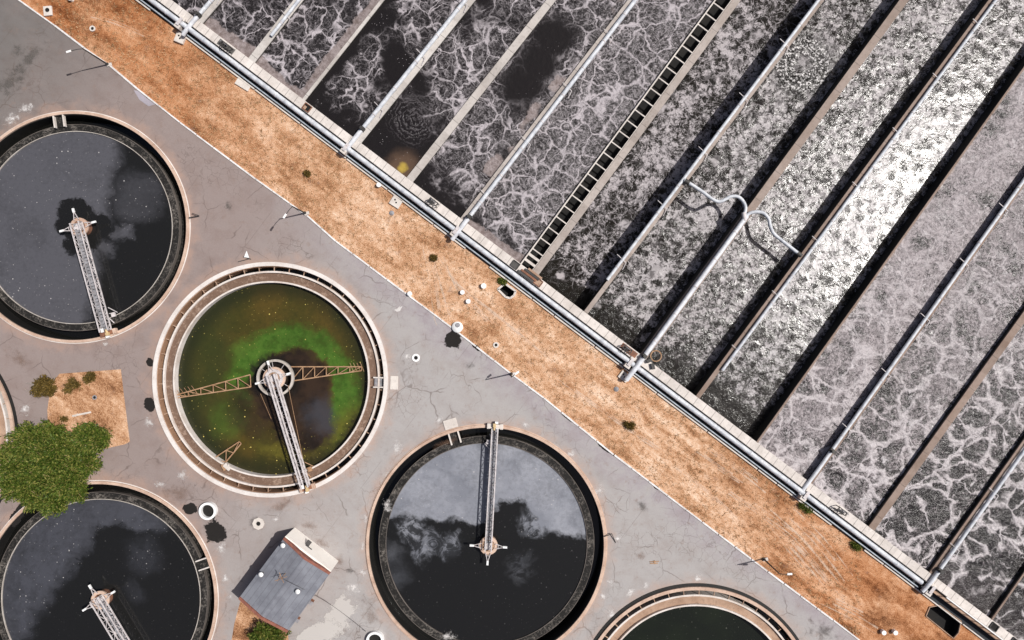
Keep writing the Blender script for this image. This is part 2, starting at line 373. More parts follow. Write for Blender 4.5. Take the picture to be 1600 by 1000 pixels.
for t, w in (([(664, 392), (672, 430), (682, 500), (690, 515)], .8), ([(690, 400), (705, 440), (728, 480), (745, 510)], .9), ([(676, 400), (690, 450), (704, 500)], .6), ([(684, 405), (720, 455), (760, 500), (800, 540)], .5),
             ([(1195, 795), (1250, 845), (1300, 905), (1312, 920)], 1.5), ([(1190, 815), (1235, 860), (1290, 925)], 1.4), ([(1140, 770), (1200, 812), (1250, 850)], .9), ([(1240, 800), (1290, 850), (1340, 915)], 1.2), ([(1100, 690), (1170, 740), (1230, 790)], 1.2), ([(700, 430), (790, 500), (880, 575)], 1.0), ([(870, 590), (960, 655), (1050, 715)], 1.0),
             ([(1080, 705), (1130, 740), (1180, 770)], .9), ([(1060, 730), (1110, 770), (1160, 815)], .7), ([(140, 28), (180, 40), (230, 62)], .6), ([(1290, 935), (1340, 960), (1380, 985)], 1.2)):
    track(t, w)
struct('wheel_tracks', tr, M['track'])

# ------------------------------------------------------------------ aeration lanes
# per divider: lower point, upper point on the photo, width of the wall (photo pixels)
LEVEL = [.75, .75, .75, .75, .75, .72, .7, -2.9, -2.35, -1.75, -1.45, .32, .32, .42, .42, .45]
def lane_mat(i):
    kind = 'a' if i <= 6 else ('b' if i <= 10 else 'c')
    n = NT('foaming_water_%d' % i)
    base = n.vm('ADD', n.pos, (i * 37.3, i * 11.7, 0))
    base = n.vm('MULTIPLY', base, (1, 1, 0))
    u = n.sep(n.uv()); U, V = u[0], u[1]
    w = n.warp(3.0, .20, base); w = n.warp(1.1, .9, w, 3)
    thick = n.noise(.45, 3, .6, base)
    big = n.noise(.09, 3, .55, base)
    fib = n.noise(2.6, 5, .75, n.warp(1.2, .9, base), dist=1.1)
    cs = {'a': .25, 'b': .58, 'c': .26}[kind]
    sw = n.mr(n.noise(.13, 2, vec=n.vm('ADD', base, (71, 3, 0))), .44, .56)
    e1 = n.voro(cs, 'DISTANCE_TO_EDGE', w)
    if kind == 'c': e1 = n.add(n.mul(e1, n.sub(1., sw)), n.mul(n.voro(cs * .62, 'DISTANCE_TO_EDGE', w), n.mul(sw, 1.25)))
    e2 = n.voro(cs * 2.0, 'DISTANCE_TO_EDGE', n.warp(.5, 1.7, w)); e3 = n.voro(cs * 4.2, 'DISTANCE_TO_EDGE', n.warp(.7, 2.2, w))
    f1 = n.voro(cs, 'F1', w); f2 = n.voro(cs * 1.7, 'F1', n.vm('ADD', w, (9, 4, 0)))
    tw = n.mr(thick, .32, .70)
    l1 = n.mr(e1, 0., n.add(.028, n.mul(n.mul(tw, tw), .085)), 1., 0.)
    l1 = n.mul(l1, n.mr(fib, .28, .55, .45, 1.))
    l2 = n.mul(n.mr(e2, .0, n.mul(n.mr(thick, .3, .7, .35, 1.), .075), 1., 0.), n.mr(n.noise(.5, 2, vec=n.vm('ADD', base, (5, 9, 0))), .42, .6, .05, 1.))
    l3 = n.mul(n.mr(e3, .0, .12, 1., 0.), n.mr(n.noise(.7, 3, vec=n.vm('ADD', base, (15, 29, 0))), .42, .62))
    ring = n.math('SINE', n.add(n.mul(f1, 40. * .25 / cs), n.mul(fib, 9.)))
    ring2 = n.math('SINE', n.add(n.mul(f2, 30.), n.mul(fib, 10.)))
    arcs = n.mx(n.mul(n.mr(ring, .3, 1.), n.mr(fib, .40, .60)), n.mul(n.mr(ring2, .35, 1.), n.mr(fib, .44, .62)))
    fine = n.noise(5., 4, .8, base)
    speck = n.mul(n.mr(n.voro(2.2, 'F1', base), .07, .16, 1, 0), n.mr(n.noise(.35, 3, vec=base), .50, .60))
    if kind == 'a':
        ev = n.voro(.11, 'DISTANCE_TO_EDGE', n.warp(2.4, .35, w)); l1 = n.mx(n.mul(l1, .82), n.mul(n.mul(n.mr(ev, 0., n.mul(n.mr(thick, .3, .72, .02, 1.), .05), 1., 0.), n.mr(fib, .25, .5, .45, 1.)), n.mr(n.noise(.2, 2, vec=base), .42, .55)))
        cover = [0, .05, .05, -.03, .0, .0, .14][i]
        dens = [.8, .8, .8, .7, .9, 1., 1.5][i]
        m = n.mr(n.add(big, cover), .33, .47)
        pool = n.mr(n.add(V, n.mul(n.sub(thick, .5), 9.)), [0, 0, 0, 2., 8., 2., 0][i] - 1, [1, 2, 2, 5., 12.5, 6.5, 4][i])
        m = n.mul(m, pool)
        if i == 3: m = n.mul(m, n.mr(n.add(U, n.mul(n.sub(thick, .5), 3.)), 1.0, 2.6))
        if i == 5: pw = n.warp(4.2, .3, detail=5); m = n.mul(m, n.mr(n.mn(n.mn(n.dist(P(862, 62), pw), n.dist(P(842, 100), pw)), n.dist(P(818, 138), pw)), 2.0, 6.0))
        web = n.mx(l1, n.mx(n.mul(l2, .55), n.mul(l3, .32)))
        foam = n.add(web, n.mul(arcs, .25 * dens))
        foam = n.add(foam, n.mul(n.mul(n.mr(fib, .42, .68), n.mr(fine, .35, .6)), [.14, .14, .14, .10, .18, .26, .42][i]))
        foam = n.mul(foam, m)
        foam = n.mx(foam, n.mul(speck, .6 if i in (3, 4) else .25))
        if i == 4:
            bd_ = n.dist(P(648, 188), n.warp(2.4, .8, detail=5)); rg = n.math('SINE', n.add(n.mul(bd_, 9.), n.mul(fib, 12.)))
            foam = n.mx(foam, n.mul(n.mul(n.mr(rg, .3, 1.), n.mr(fib, .36, .58)), n.mul(n.mr(bd_, 5.0, 2.4, 0, .2), 1.)))
        dark, light = (.0135, .0115, .0115), (.46, .42, .44)
        wob = n.add(n.mul(n.sub(n.noise(.32, 4, vec=base), .5), 2.2), n.mul(n.sub(fib, .5), 1.2))
        scum = n.mr(n.add(V, wob), [0, 1.3, .8, 0, 0, 0, .8][i] - .15, [0, 1.3, .8, 0, 0, 0, .8][i] + .1, 1, 0) if i in (1, 2, 6) else None
        if i in (2, 5):
            sd = n.add(n.sub(U, [0, 0, 8.3, 0, 0, 7.6][i]), wob)
            s2 = n.mr(sd, .1, .35) if i == 2 else n.mul(n.mr(sd, .25, .5), n.mr(n.noise(.16, 2, vec=base), .52, .58))
            scum = s2 if scum is None else n.mx(scum, s2)
        rough, bh, bd = .14, n.add(n.noise(1.4, 3, .6, base), n.mul(foam, .5)), .08
        colr = n.mix(n.mn(foam, 1.), dark, light)
        if i == 4: 
            yd = n.dist(P(631, 263), n.warp(1.2, .7)); colr = n.mix(n.mr(yd, 1.2, 3.6, .8, 0), colr, (.12, .075, .05)); colr = n.mix(n.mr(yd, .25, 1.0, .9, 0), colr, (.42, .30, .06))
        if scum is not None: colr = n.mix(n.mul(scum, .9), colr, n.mix(n.mr(n.noise(1.2, 5, .75, base), .3, .7), (.15, .115, .105), (.34, .29, .285)))
        return n.bsdf(colr, n.mr(foam, 0, .6, rough, .6), n.bump(bh, .7, bd), .3)
    if kind == 'b':
        k = i - 7
        swell = n.noise(.55, 3, .6, base); chop = n.noise(1.7, 4, .7, n.warp(.8, .9, base)); tiny = n.noise(4.5, 3, .75, n.warp(.5, 1.6, base))
        rag = n.noise(.95, 5, .72, n.warp(1.0, .7, base))
        t = n.add(n.mul(rag, .62), n.mul(fib, .45))
        t = n.add(t, n.mul(n.sub(n.noise(.12, 3, vec=base), .5), .28))
        near = n.mr(n.add(V, n.mul(n.sub(thick, .5), 9.)), 1., 5.5)
        t = n.sub(t, n.mul(n.sub(1., near), .20))
        t = n.sub(t, n.mul(n.mr(n.add(U, n.mul(n.sub(thick, .5), 2.)), .2, 1.3, 1, 0), .10))
        g_uv = n.comb(n.add(U, n.mul(n.sub(thick, .5), .9)), n.add(V, n.mul(n.sub(n.noise(.5, 2, vec=n.vm('ADD', base, (8, 80, 0))), .5), .9)), float(k))
        dm = n.voro(.46, 'SMOOTH_F1', n.warp(.9, 1.3, g_uv, 3), rnd=.55)
        t = n.add(t, n.mul(n.sub(dm, .42), [.24, .22, .18, .14][k]))
        foam = n.mr(t, [.500, .500, .500, .495][k], [.605, .605, .615, .61][k])
        foam = n.mul(foam, n.mr(fine, .28, .62, .35, 1.15))
        clots = n.mul(n.mr(n.voro(.16, 'F1', n.warp(2.5, .6, base)), .10, .2, 1, 0), .9)
        foam = n.mx(foam, n.mul(clots, [.9, .8, .3, .0][k])); foam = n.mx(foam, n.mul(n.mul(n.mx(l1, n.mul(l2, .7)), near), [.75, .5, .25, .1][k]))
        colr = n.mix(n.mn(foam, 1.), (.0135, .012, .010), [(.46, .425, .44), (.45, .42, .43), (.38, .35, .36), (.36, .335, .345)][k])
        crack = n.mul(n.mr(e1, 0.01, [.10, .10, .13, .10][k], 1, 0), n.mr(n.noise(.8, 4, .7, base), .46, .58))
        crack = n.mx(crack, n.mul(n.mr(n.add(dm, n.mul(n.sub(fib, .5), .7)), .10, .30, 1, 0), [.9, .9, .9, .85][k]))
        cres = n.mr(n.add(n.mul(n.noise(1.1, 5, .72, n.vm('ADD', n.warp(1.2, .7, base), (11, 3, 0))), .8), n.mul(fib, .3)), [.53, .51, .465, .41][k], [.62, .60, .555, .50][k])
        gap = n.mx(crack, n.sub(1., cres))
        lively = n.sub(1., n.mul(gap, .93))
        colr = n.mix(n.mul(crack, .7), colr, (.02, .018, .018))
        h = n.add(n.add(n.mul(swell, .6), n.mul(chop, .40)), n.add(n.mul(tiny, .22), n.mul(dm, -1.5)))
        h = n.mul(h, n.add(.35, n.mul(lively, .65)))
        if k == 1:
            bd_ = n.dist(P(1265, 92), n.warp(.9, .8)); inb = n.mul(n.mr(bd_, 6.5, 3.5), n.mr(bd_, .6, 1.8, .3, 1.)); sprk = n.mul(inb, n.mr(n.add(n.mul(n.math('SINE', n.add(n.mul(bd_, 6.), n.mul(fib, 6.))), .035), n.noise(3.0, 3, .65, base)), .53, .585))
            colr = n.mix(n.mul(inb, .9), colr, n.mix(sprk, (.014, .013, .012), (.62, .6, .6)))  # sparkle of the boil painted into the colour as pale dots
        spec = n.mul(n.add([.03, .03, .05, .12][k], lively), [.20, .36, .45, .42][k])
        return n.bsdf(colr, n.mr(foam, 0, 1., .17, .36), n.bump(h, 1., [.10, .115, .105, .085][k]), spec, ior=1.5)
    k = i - 11
    ev = n.voro(.105, 'DISTANCE_TO_EDGE', n.warp(2.4, .35, w)); vein = n.mul(n.mr(ev, 0., n.mul(n.mr(thick, .3, .72, .03, 1.), .075), 1., 0.), n.mr(fib, .25, .5, .45, 1.))
    l1 = n.mx(n.mr(e1, 0., n.add(.05, n.mul(tw, .10)), 1., 0.), vein)
    web_ = n.mx(l1, n.mul(l2, .6))
    swell = n.noise(.5, 3, .6, base); chop = n.noise(1.6, 5, .75, n.warp(1.4, .6, base), dist=.8)
    wr = n.mr(n.noise(.22, 3, .6, base), .36, .60)
    t = n.add(n.add(n.mul(fib, .42), n.mul(swell, .22)), n.mul(chop, .36))
    t = n.sub(t, n.mul(n.mul(n.mr(n.add(f1, n.mul(n.sub(fib, .5), .35)), .05, .55, 1., 0.), n.add(.25, n.mul(wr, .75))), [.15, .17, .20, .22, .22][k]))
    t = n.add(t, n.mul(n.mul(n.sub(arcs, .3), n.add(.3, wr)), .15))
    t = n.sub(t, n.mul(n.mr(n.add(V, n.mul(n.sub(thick, .5), 20.)), 6., 40., [.03, .06, .09, .08, .06][k], 0.), n.mr(web_, 0., .5, 1., .0)))
    t = n.add(t, n.mul(n.sub(fine, .5), .22))
    t = n.add(t, [.055, .02, -.01, -.06, -.10][k])
    t = n.add(n.mul(n.sub(t, .5), 2.5), [.53, .52, .51, .50, .48][k])
    colr = n.ramp(t, [(.22, (.014, .012, .012)), (.36, (.050, .043, .045)), (.46, (.125, .108, .113)), (.58, (.21, .183, .190)), (.76, (.36, .32, .33))])
    web = n.mx(l1, n.mul(l2, .45))
    colr = n.mix(n.mul(n.mul(n.mn(web, 1.), n.mr(fib, .3, .58, .4, 1.)), n.mr(V, 3., 60., [.85, .95, 1., 1., 1.][k], [.3, .4, .7, .9, 1.][k])), colr, (.52, .48, .49))
    wisp_glint = n.mul(n.mr(n.noise(1.0, 5, .72, n.vm('ADD', n.warp(1.8, .6, base), (3, 17, 0))), .56, .68), n.mr(n.noise(.16, 2, vec=base), .40, .6, .15, 1.))
    colr = n.mix(n.mul(wisp_glint, .75), colr, (.62, .59, .60))  # foam wisps, with sun sparkle painted white into the colour
    if k == 0:
        colr = n.mix(n.mul(n.mr(n.add(U, n.mul(n.sub(thick, .5), 3.2)), .1, .6, 1, 0), .8), colr, (.33, .265, .24))
    if k >= 3:
        dk = n.mul(n.mr(n.add(V, n.mul(n.sub(thick, .5), 9.)), 1., 7., 1, 0), .85); colr = n.mix(n.mul(dk, n.mr(e1, .02, .12)), colr, (.03, .024, .024))
    h = n.add(n.add(n.mul(swell, .8), n.mul(chop, .4)), n.add(n.mul(web, .15), n.mul(n.add(f1, n.mul(fine, .25)), .25)))
    return n.bsdf(colr, n.mr(t, .35, .6, .22, .5), n.bump(h, 1., .30), .5, ior=1.4)
for i in range(16):
    (A0, A1, d0, w0), (B0, B1, d1, w1) = WL[i], WL[i + 1]
    if i == 6: lf_ = Vector((-d1.y, d1.x, 0)) * (w1 / 2 + 2.05); B0, B1 = B0 + lf_, B1 + lf_
    z = LEVEL[i]; m = MB(); ns = 8
    for s in range(ns):
        q = [A0.lerp(A1, s / ns), B0.lerp(B1, s / ns), B0.lerp(B1, (s + 1) / ns), A0.lerp(A1, (s + 1) / ns)]
        uv = [(0, (q[0] - A0).length - 1.2), ((q[1] - q[0]).length, (q[1] - B0).length - 1.2), ((q[2] - q[3]).length, (q[2] - B0).length - 1.2), (0, (q[3] - A0).length - 1.2)]
        m.face_pts([(p.x, p.y, z) for p in q], uv)
    struct('water', m, lane_mat(i))

left_c = ((.54, .51, .48), (.42, .385, .355)); right_c = ((.30, .23, .195), (.215, .15, .115))
WLAB = {1: 'short grey divider wall at the top left end of the lanes', 2: 'broad pale divider wall second from the top left corner with white pipe on it',
        3: 'very thin pale divider wall with brown scum gathered on its left side', 4: 'pale divider wall with white pipe on its left edge, next right of the thin wall',
        5: 'broad bare concrete divider wall without pipe, left of the lane with a black pool', 6: 'narrow brownish divider wall with bright white pipe along its right edge',
        7: 'broad pale divider wall along the right edge of the black ladder channel', 8: 'narrow brown divider wall where the upper end of the looping white pipe joins',
        9: 'broad brown divider wall with thick pipe only on its lower half', 10: 'narrow pink brown divider wall at the lower end of the looping pipe',
        11: 'thin low divider wall between the glaring wet lane and the grey scum lane', 12: 'narrow divider wall with pipe on its left edge, between two grey scum lanes',
        13: 'broad bare rust brown divider wall in the grey scum lanes at the right', 14: 'narrow brown divider wall with white pipe on its right, near the lower right corner', 15: 'thin pale divider wall in the lower right corner by the railing'}
for i in range(1, 16):
    A, B, d, w = WL[i]; t = min(1, max(0, (i - 4) / 6.))
    c1 = [a + (b - a) * t for a, b in zip(left_c[0], right_c[0])]; c2 = [a + (b - a) * t for a, b in zip(left_c[1], right_c[1])]
    mt = concrete('divider_concrete_%d' % i, c1, c2, .6, joint=(A + d * (i * .7), d, [5.2, 6.1, 4.6][i % 3]))
    l = Vector((-d.y, d.x, 0)) * w / 2
    m = MB(); m.prism([A - l, B - l, B + l, A + l], ZT - .22, ZT)
    root = thing('divider_wall', WLAB[i], 'divider wall', (A.x, A.y, -4.2), 'divider walls between the foaming lanes')
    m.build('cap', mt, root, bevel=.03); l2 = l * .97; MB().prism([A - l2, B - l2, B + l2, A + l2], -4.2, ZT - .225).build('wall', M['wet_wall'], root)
# ladder channel left of wall 7
A, B, d, w = WL[7]; lft = Vector((-d.y, d.x, 0)); cw = 2.0
ch = thing('collecting_channel', 'long black open channel crossed by pale bars like a ladder between the lanes', 'channel', (A.x, A.y, ZT - 1))
off0 = w / 2
MB().prism([A + lft * (off0 + .03), B + lft * (off0 + .03), B + lft * (off0 + cw), A + lft * (off0 + cw)], -1., -.55).build('channel_floor', M['pit'], ch)
MB().prism([A + lft * (off0 + cw), B + lft * (off0 + cw), B + lft * (off0 + cw + .2), A + lft * (off0 + cw + .2)], ZT - .1, ZT + .06).build('side_rail', M['slab'], ch)
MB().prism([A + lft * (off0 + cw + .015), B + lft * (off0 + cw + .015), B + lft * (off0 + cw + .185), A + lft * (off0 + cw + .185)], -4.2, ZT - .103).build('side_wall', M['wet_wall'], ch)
MB().prism([A + lft * (off0 + .04), B + lft * (off0 + .04), B + lft * (off0 + .14), A + lft * (off0 + .14)], .4, ZT + .03).build('edge_rail', M['slab'], ch)
t = 1.8; j = 0
while t < (B - A).length - 20:
    m = MB(); m.bar(A + d * t + lft * (off0 + .14) + Vector((0, 0, -.1)), A + d * t + lft * (off0 + cw) + Vector((0, 0, -.1)), .17 if j > 1 else .4, .2)
    m.build('crossbar', M['slab'], ch); t += (1.0 if j < 2 else 2.05); j += 1

# ------------------------------------------------------------------ basin edge: coping, header pipe, lower pipe, ledge
M['coping'] = concrete('coping_slabs', (.68, .63, .59), (.52, .47, .43), .55, joint=(L(500, 12), KD, 1.72))
X0, X1 = 60, 1760
cp = thing('basin_wall', 'pale slab topped basin wall along the lower ends of all the foaming lanes', 'basin wall', L(900, 12))
MB().prism([L(X0, 6.2, ZT), L(X1, 6.2, ZT), L(X1, 19.8, ZT), L(X0, 19.8, ZT)], -4.2, ZT + .004).build('coping', M['coping'], cp, bevel=.03)
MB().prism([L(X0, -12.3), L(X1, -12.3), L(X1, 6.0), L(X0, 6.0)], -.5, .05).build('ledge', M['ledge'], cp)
m = MB(); x = X0
while x < X1:
    ln = random.uniform(30, 80)
    if random.random() > .12: m.prism([L(x, -14.4 + random.uniform(-.4, .4)), L(x + ln - 1.5, -14.4), L(x + ln - 1.5, -12.35), L(x, -12.35)], -.3, .3)
    x += ln
m.build('edge_strip', M['slab'], cp)
for p, q in ((E0, E1), (E1, E2), (E2, E3)):
    dd = (q - p).normalized(); l = Vector((dd.y, -dd.x, 0)) * .5
    MB().prism([p - dd * .5 - l, q + dd * .5 - l, q + dd * .5 + l, p - dd * .5 + l], -4.2, ZT + .02 + (.01 if p is E1 else 0)).build('end_wall', M['slab'], cp)
# thin handrail line on the coping
m = MB(); q = [L(x, 5.4, ZT + .25) for x in range(X0, X1, 20)]; m.tube(q, .035, 6)
for x in range(X0, X1, 26): m.bar(L(x, 5.4, .1), L(x, 5.4, ZT + .25), .07)
m.build('cable_rail', M['dark'], cp)
hp = thing('header_pipe', 'thick white main pipe running along the whole edge of the basin beside the slabs', 'pipe', L(850, 0))
m = MB(); m.tube([L(x, 0, 1.28) for x in range(X0, 1452, 12)], .385, 18); m.build('pipe', M['white_pipe'], hp, smooth=True)
for x in range(90, 1452, 57):
    m = MB(); m.tube([L(x - .9, 0, 1.28), L(x + .9, 0, 1.28)], .415, 18); m.build('collar', M['white_pipe2'], hp, smooth=True)
for x in range(76, 1452, 38):
    m = MB(); p = L(x, 0, .5); m.box((p.x, p.y, .45), (.35, .5, .8), math.atan2(KD.y, KD.x)); m.build('support', M['dark_concrete'], hp)
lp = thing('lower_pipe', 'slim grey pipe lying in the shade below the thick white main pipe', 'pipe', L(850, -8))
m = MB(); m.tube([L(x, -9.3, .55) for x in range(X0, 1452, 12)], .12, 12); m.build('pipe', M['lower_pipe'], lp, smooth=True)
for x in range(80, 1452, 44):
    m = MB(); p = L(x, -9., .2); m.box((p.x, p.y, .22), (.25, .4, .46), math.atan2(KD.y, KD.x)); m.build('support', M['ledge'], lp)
wk = thing('catwalk', 'narrow beige walkway with white rail beyond the lower right end of the main pipe', 'walkway', L(1600, 0))
m = MB(); m.prism([L(1458, -1.5, 1.), L(X1, -1.5, 1.), L(X1, 3.2, 1.), L(1458, 3.2, 1.)], .7, .95); m.build('deck', M['tan_concrete'], wk)
m = MB()
for dd in (4.4, 5.4): m.tube([L(x, dd, ZT + .9) for x in (1476, 1600, X1)], .06, 6)
m.build('handrail', M['white'], wk)
for x in range(1476, X1, 13):
    m = MB(); m.bar(L(x, 4.9, .7), L(x, 4.9, ZT + .9), .09); m.build('post', M['white'], wk)
# pale blocks that straddle the main pipe at the branches
BL = {284: 'grey block clasping the main pipe nearest the top left corner', 542: 'pale block clasping the main pipe below the white pipe of the pool lane', 713: 'pale block clasping the main pipe below the narrow brownish wall',
      984: 'pale block clasping the main pipe beside the rust brown plate and perforated pad', 1257: 'pale block clasping the main pipe next to the green weed', 1452: 'pale block at the very end of the main pipe by the big dark pit'}
for x, lab in BL.items():
    b = thing('pipe_saddle', lab, 'pipe support', L(x, -6), 'concrete saddles along the main pipe')
    p = L(x, -7.6, 1.); rz = math.atan2(KD.y, KD.x)
    m = MB(); m.box((p.x, p.y, .82), (.95, .62, 1.62), rz); m.build('outer_block', M['slab'], b, bevel=.04)
    p = L(x, 6.4, 1.); m = MB(); m.box((p.x, p.y, 1.16), (.8, .5, .7), rz); m.build('inner_block', M['slab'], b, bevel=.04)
    p = L(x, 0, 1.); m = MB(); m.box((p.x, p.y, 1.80), (.5, 1.3, .06), rz); m.build('strap', M['truss'], b)
# ------------------------------------------------------------------ air pipes on the dividers
def air_pipe(i, side, r, x0, x1, label, up=.30, brk=True, mat=None, valve=True):
    A, B, d, w = WL[i]; lf = Vector((-d.y, d.x, 0)); n0 = (B - A).length
    o = lf * side; z = Vector((0, 0, up)); mat = mat or M['white_pipe']
    s0 = x0 + .9; s1 = n0 if x1 is None else x1 + .9
    rt = thing('air_pipe', label, 'pipe', A + o + d * s0, 'air pipes along the divider walls')
    m = MB(); k = int((s1 - s0) / 4) + 2; m.tube([A + o + z + d * (s0 + (s1 - s0) * j / (k - 1)) for j in range(k)], r, 12); m.build('pipe', mat, rt, smooth=True)
    t = s0 + 2.5; j = 0
    while t < min(s1, s0 + 75):
        m = MB(); m.tube([A + o + z + d * (t - .07), A + o + z + d * (t + .07)], r + .05, 12); m.build('flange', M['truss'], rt)
        if brk and j % 2 == 0:
            m = MB(); c = A + o + z + d * (t + 1.2)
            m.bar(c + lf * 1.15 + Vector((0, 0, .05)) + d * .35, c - lf * .75 + Vector((0, 0, .05)) + d * .15, .09)
            m.bar(c - lf * .75 + Vector((0, 0, .05)) + d * .15, c - lf * .95 - d * 1.0 + Vector((0, 0, -.2)), .1)
            m.bar(c - lf * .95 - d * 1.0 + Vector((0, 0, -.2)), c - lf * .95 - d * 1.0 + Vector((0, 0, -1.6)), .08)
            m.build('drop_leg', M['truss'], rt)
        t += 5.2; j += 1
    if valve:
        c = A + o + z + d * (s0 - .35)
        m = MB(); m.box((c.x, c.y, c.z), (.55, .75, .6), math.atan2(d.y, d.x)); m.tube([c, c + Vector((0, 0, .75))], .06, 6); m.cyl(c.x, c.y, .28, c.z + .75, c.z + .82, 12); m.build('valve', M['dark'], rt)
        e = A + o + d * (-1.7); e.z = 1.3
        m = MB(); m.tube([c - d * .3, (c + e) / 2 + Vector((0, 0, .1)), e, e - Vector((0, 0, .15)) - d * .5], r + .03, 12); m.build('branch', M['white_pipe2'], rt, smooth=True)
    return rt
air_pipe(1, .62, .30, 1.2, None, 'short white pipe at the top left end of the lanes, beside the first grey wall')
air_pipe(2, -.25, .26, 4.6, None, 'slim white pipe lying on the broad pale wall second from the top left', valve=False)
air_pipe(4, .66, .33, 1.6, None, 'white pipe along the left of the pale wall between two black pooled lanes')
air_pipe(6, -.66, .33, 1.6, None, 'bright white pipe on the right of the narrow wall next left of the ladder channel')
air_pipe(8, .42, .26, 6.0, None, 'slim pale pipe where the looping white pipe begins, starting part way up its wall', valve=False)
air_pipe(9, .02, .38, 1.8, 28.2, 'thick grey white pipe ending half way up its wall under the loops', mat=M['white_pipe2'], brk=False, up=.45)
air_pipe(10, -.48, .25, 5.4, None, 'slim white pipe where the looping pipe ends, beside the glaring wet lane', valve=False)
air_pipe(12, .42, .26, 5.5, None, 'pale pipe with black shade strip on its left in the grey scum at right')
air_pipe(14, -.52, .28, 1.4, None, 'white pipe in the lower right corner beside a narrow brown wall')
# the looping pipe across two lanes
ZL = ZT + .55
lo = thing('loop_pipe', 'white pipe looping in two bends across the wet lanes from wall to wall', 'pipe', P(1165, 338, ZT))
a = [P(x, y, ZL) for x, y in ((1069, 281), (1080, 288), (1098, 300), (1113, 311), (1124, 315), (1134, 311), (1142, 307), (1152, 307), (1160, 313), (1165, 324), (1163, 336))]
b = [P(x, y, ZL) for x, y in ((1164, 340), (1172, 333), (1182, 331), (1193, 333), (1201, 342), (1204, 355), (1210, 366), (1222, 376), (1236, 387), (1250, 398))]
MB().tube(smooth_path(a), .26, 14).build('bend', M['white_pipe'], lo, smooth=True)
MB().tube(smooth_path(b), .26, 14).build('bend', M['white_pipe'], lo, smooth=True)
for p, q in (((1070, 282), (1077, 286)), ((1246, 395), (1252, 400)), ((1162, 332), (1164, 345))):
    m = MB(); m.tube([P(*p, ZL), P(*q, ZL)], .34, 14); m.build('joint', M['dark'] if p[0] != 1162 else M['truss'], lo)
# ------------------------------------------------------------------ sluice gates and boxes on the coping
def gate(x, d, label, plate=None, length=1.1):
    z = ZT; g = thing('sluice_gate', label, 'sluice gate', L(x, d, z), 'sluice gate frames on the basin wall')
    c = [L(x - 5.2 * length, d - 2.2, z + 1.3), L(x + 5.2 * length, d - 2.2, z + 1.3), L(x + 5.2 * length, d + 3.2, z + 1.3), L(x - 5.2 * length, d + 3.2, z + 1.3)]
    m = MB()
    for p, q in zip(c, c[1:] + c[:1]): m.bar(p, q, .13)
    for p in c: m.bar(Vector((p.x, p.y, z)), p, .11)
    m.build('frame', M['dark'], g)
    p = L(x - 1, d - 2, z + 1.25); m = MB(); m.tube([(p.x, p.y, z), (p.x, p.y, z + 1.4)], .07, 8); m.lathe(p.x, p.y, [(.24, z + 1.42), (.32, z + 1.42), (.32, z + 1.5), (.24, z + 1.5)], 18); m.bar(p + Vector((-.3, 0, .2)), p + Vector((.3, 0, .2)), .06); m.bar(p + Vector((0, -.3, .2)), p + Vector((0, .3, .2)), .06)
    m.build('handwheel', M['dark'], g)
    if plate:
        m = MB(); m.prism([L(x - 9, d - 5, z), L(x + 14, d - 5, z), L(x + 14, d + 4.6, z), L(x - 9, d + 4.6, z)], z + .008, z + .06); m.build('floor_plate', plate, g)
    m = MB(); m.prism([L(x - 4.4, d + 1.2, z), L(x + 4.4, d + 1.2, z), L(x + 4.4, d + 2.6, z), L(x - 4.4, d + 2.6, z)], z + .3, z + .9); m.build('gate_leaf', M['deck'], g)
    return g
gate(343, 13, 'dark framed sluice gate by the sludge at the top left end of the basin wall', M['dark_concrete'])
gate(668, 14, 'open rectangular sluice gate frame on pale slabs just right of the broad bare wall')
gate(972, 13.5, 'dark sluice gate frame standing on a rust brown plate', M['rust'])
gate(1308, 13.5, 'black sluice gate with two dark patches on the slabs in the lower right quarter')
for x, d, lab in ((472, 13, 'brown open sump box in the slabs at the foot of the thin scum lined wall'), (797, 13.2, 'dark grey cover in the slabs left of the ladder channel foot'), (833, 13, 'small tan box in the slabs right of the ladder channel foot'), (1545, 13, 'dark open box in the slabs in the lower right corner'), (1577, 13.5, 'black grating in the slabs at the lower right edge')):
    b = thing('sump_box', lab, 'sump box', L(x, d, ZT), 'small boxes let into the basin slabs')
    w = 4.8; m = MB()
    q = [L(x - w, d - 5, ZT), L(x + w, d - 5, ZT), L(x + w, d + 5, ZT), L(x - w, d + 5, ZT)]
    for p, r_ in zip(q, q[1:] + q[:1]): m.bar(p + Vector((0, 0, .08)), r_ + Vector((0, 0, .08)), .12, .2)
    m.build('frame', M['rust'] if x in (472, 833) else M['dark'], b)
    m = MB(); m.prism([L(x - w, d - 5, ZT), L(x + w, d - 5, ZT), L(x + w, d + 5, ZT), L(x - w, d + 5, ZT)], ZT + .006, ZT + .03); m.build('cover', M['pit'] if x in (472, 1545, 1577) else (M['tan_concrete'] if x == 833 else M['dark_concrete']), b)
    if x == 472: m = MB(); m.prism([L(x - 4, d - 4, ZT), L(x - .5, d - 4, ZT), L(x - .5, d + 1, ZT), L(x - 4, d + 1, ZT)], ZT + .03, ZT + .09); m.build('hatch', M['tan_concrete'], b)
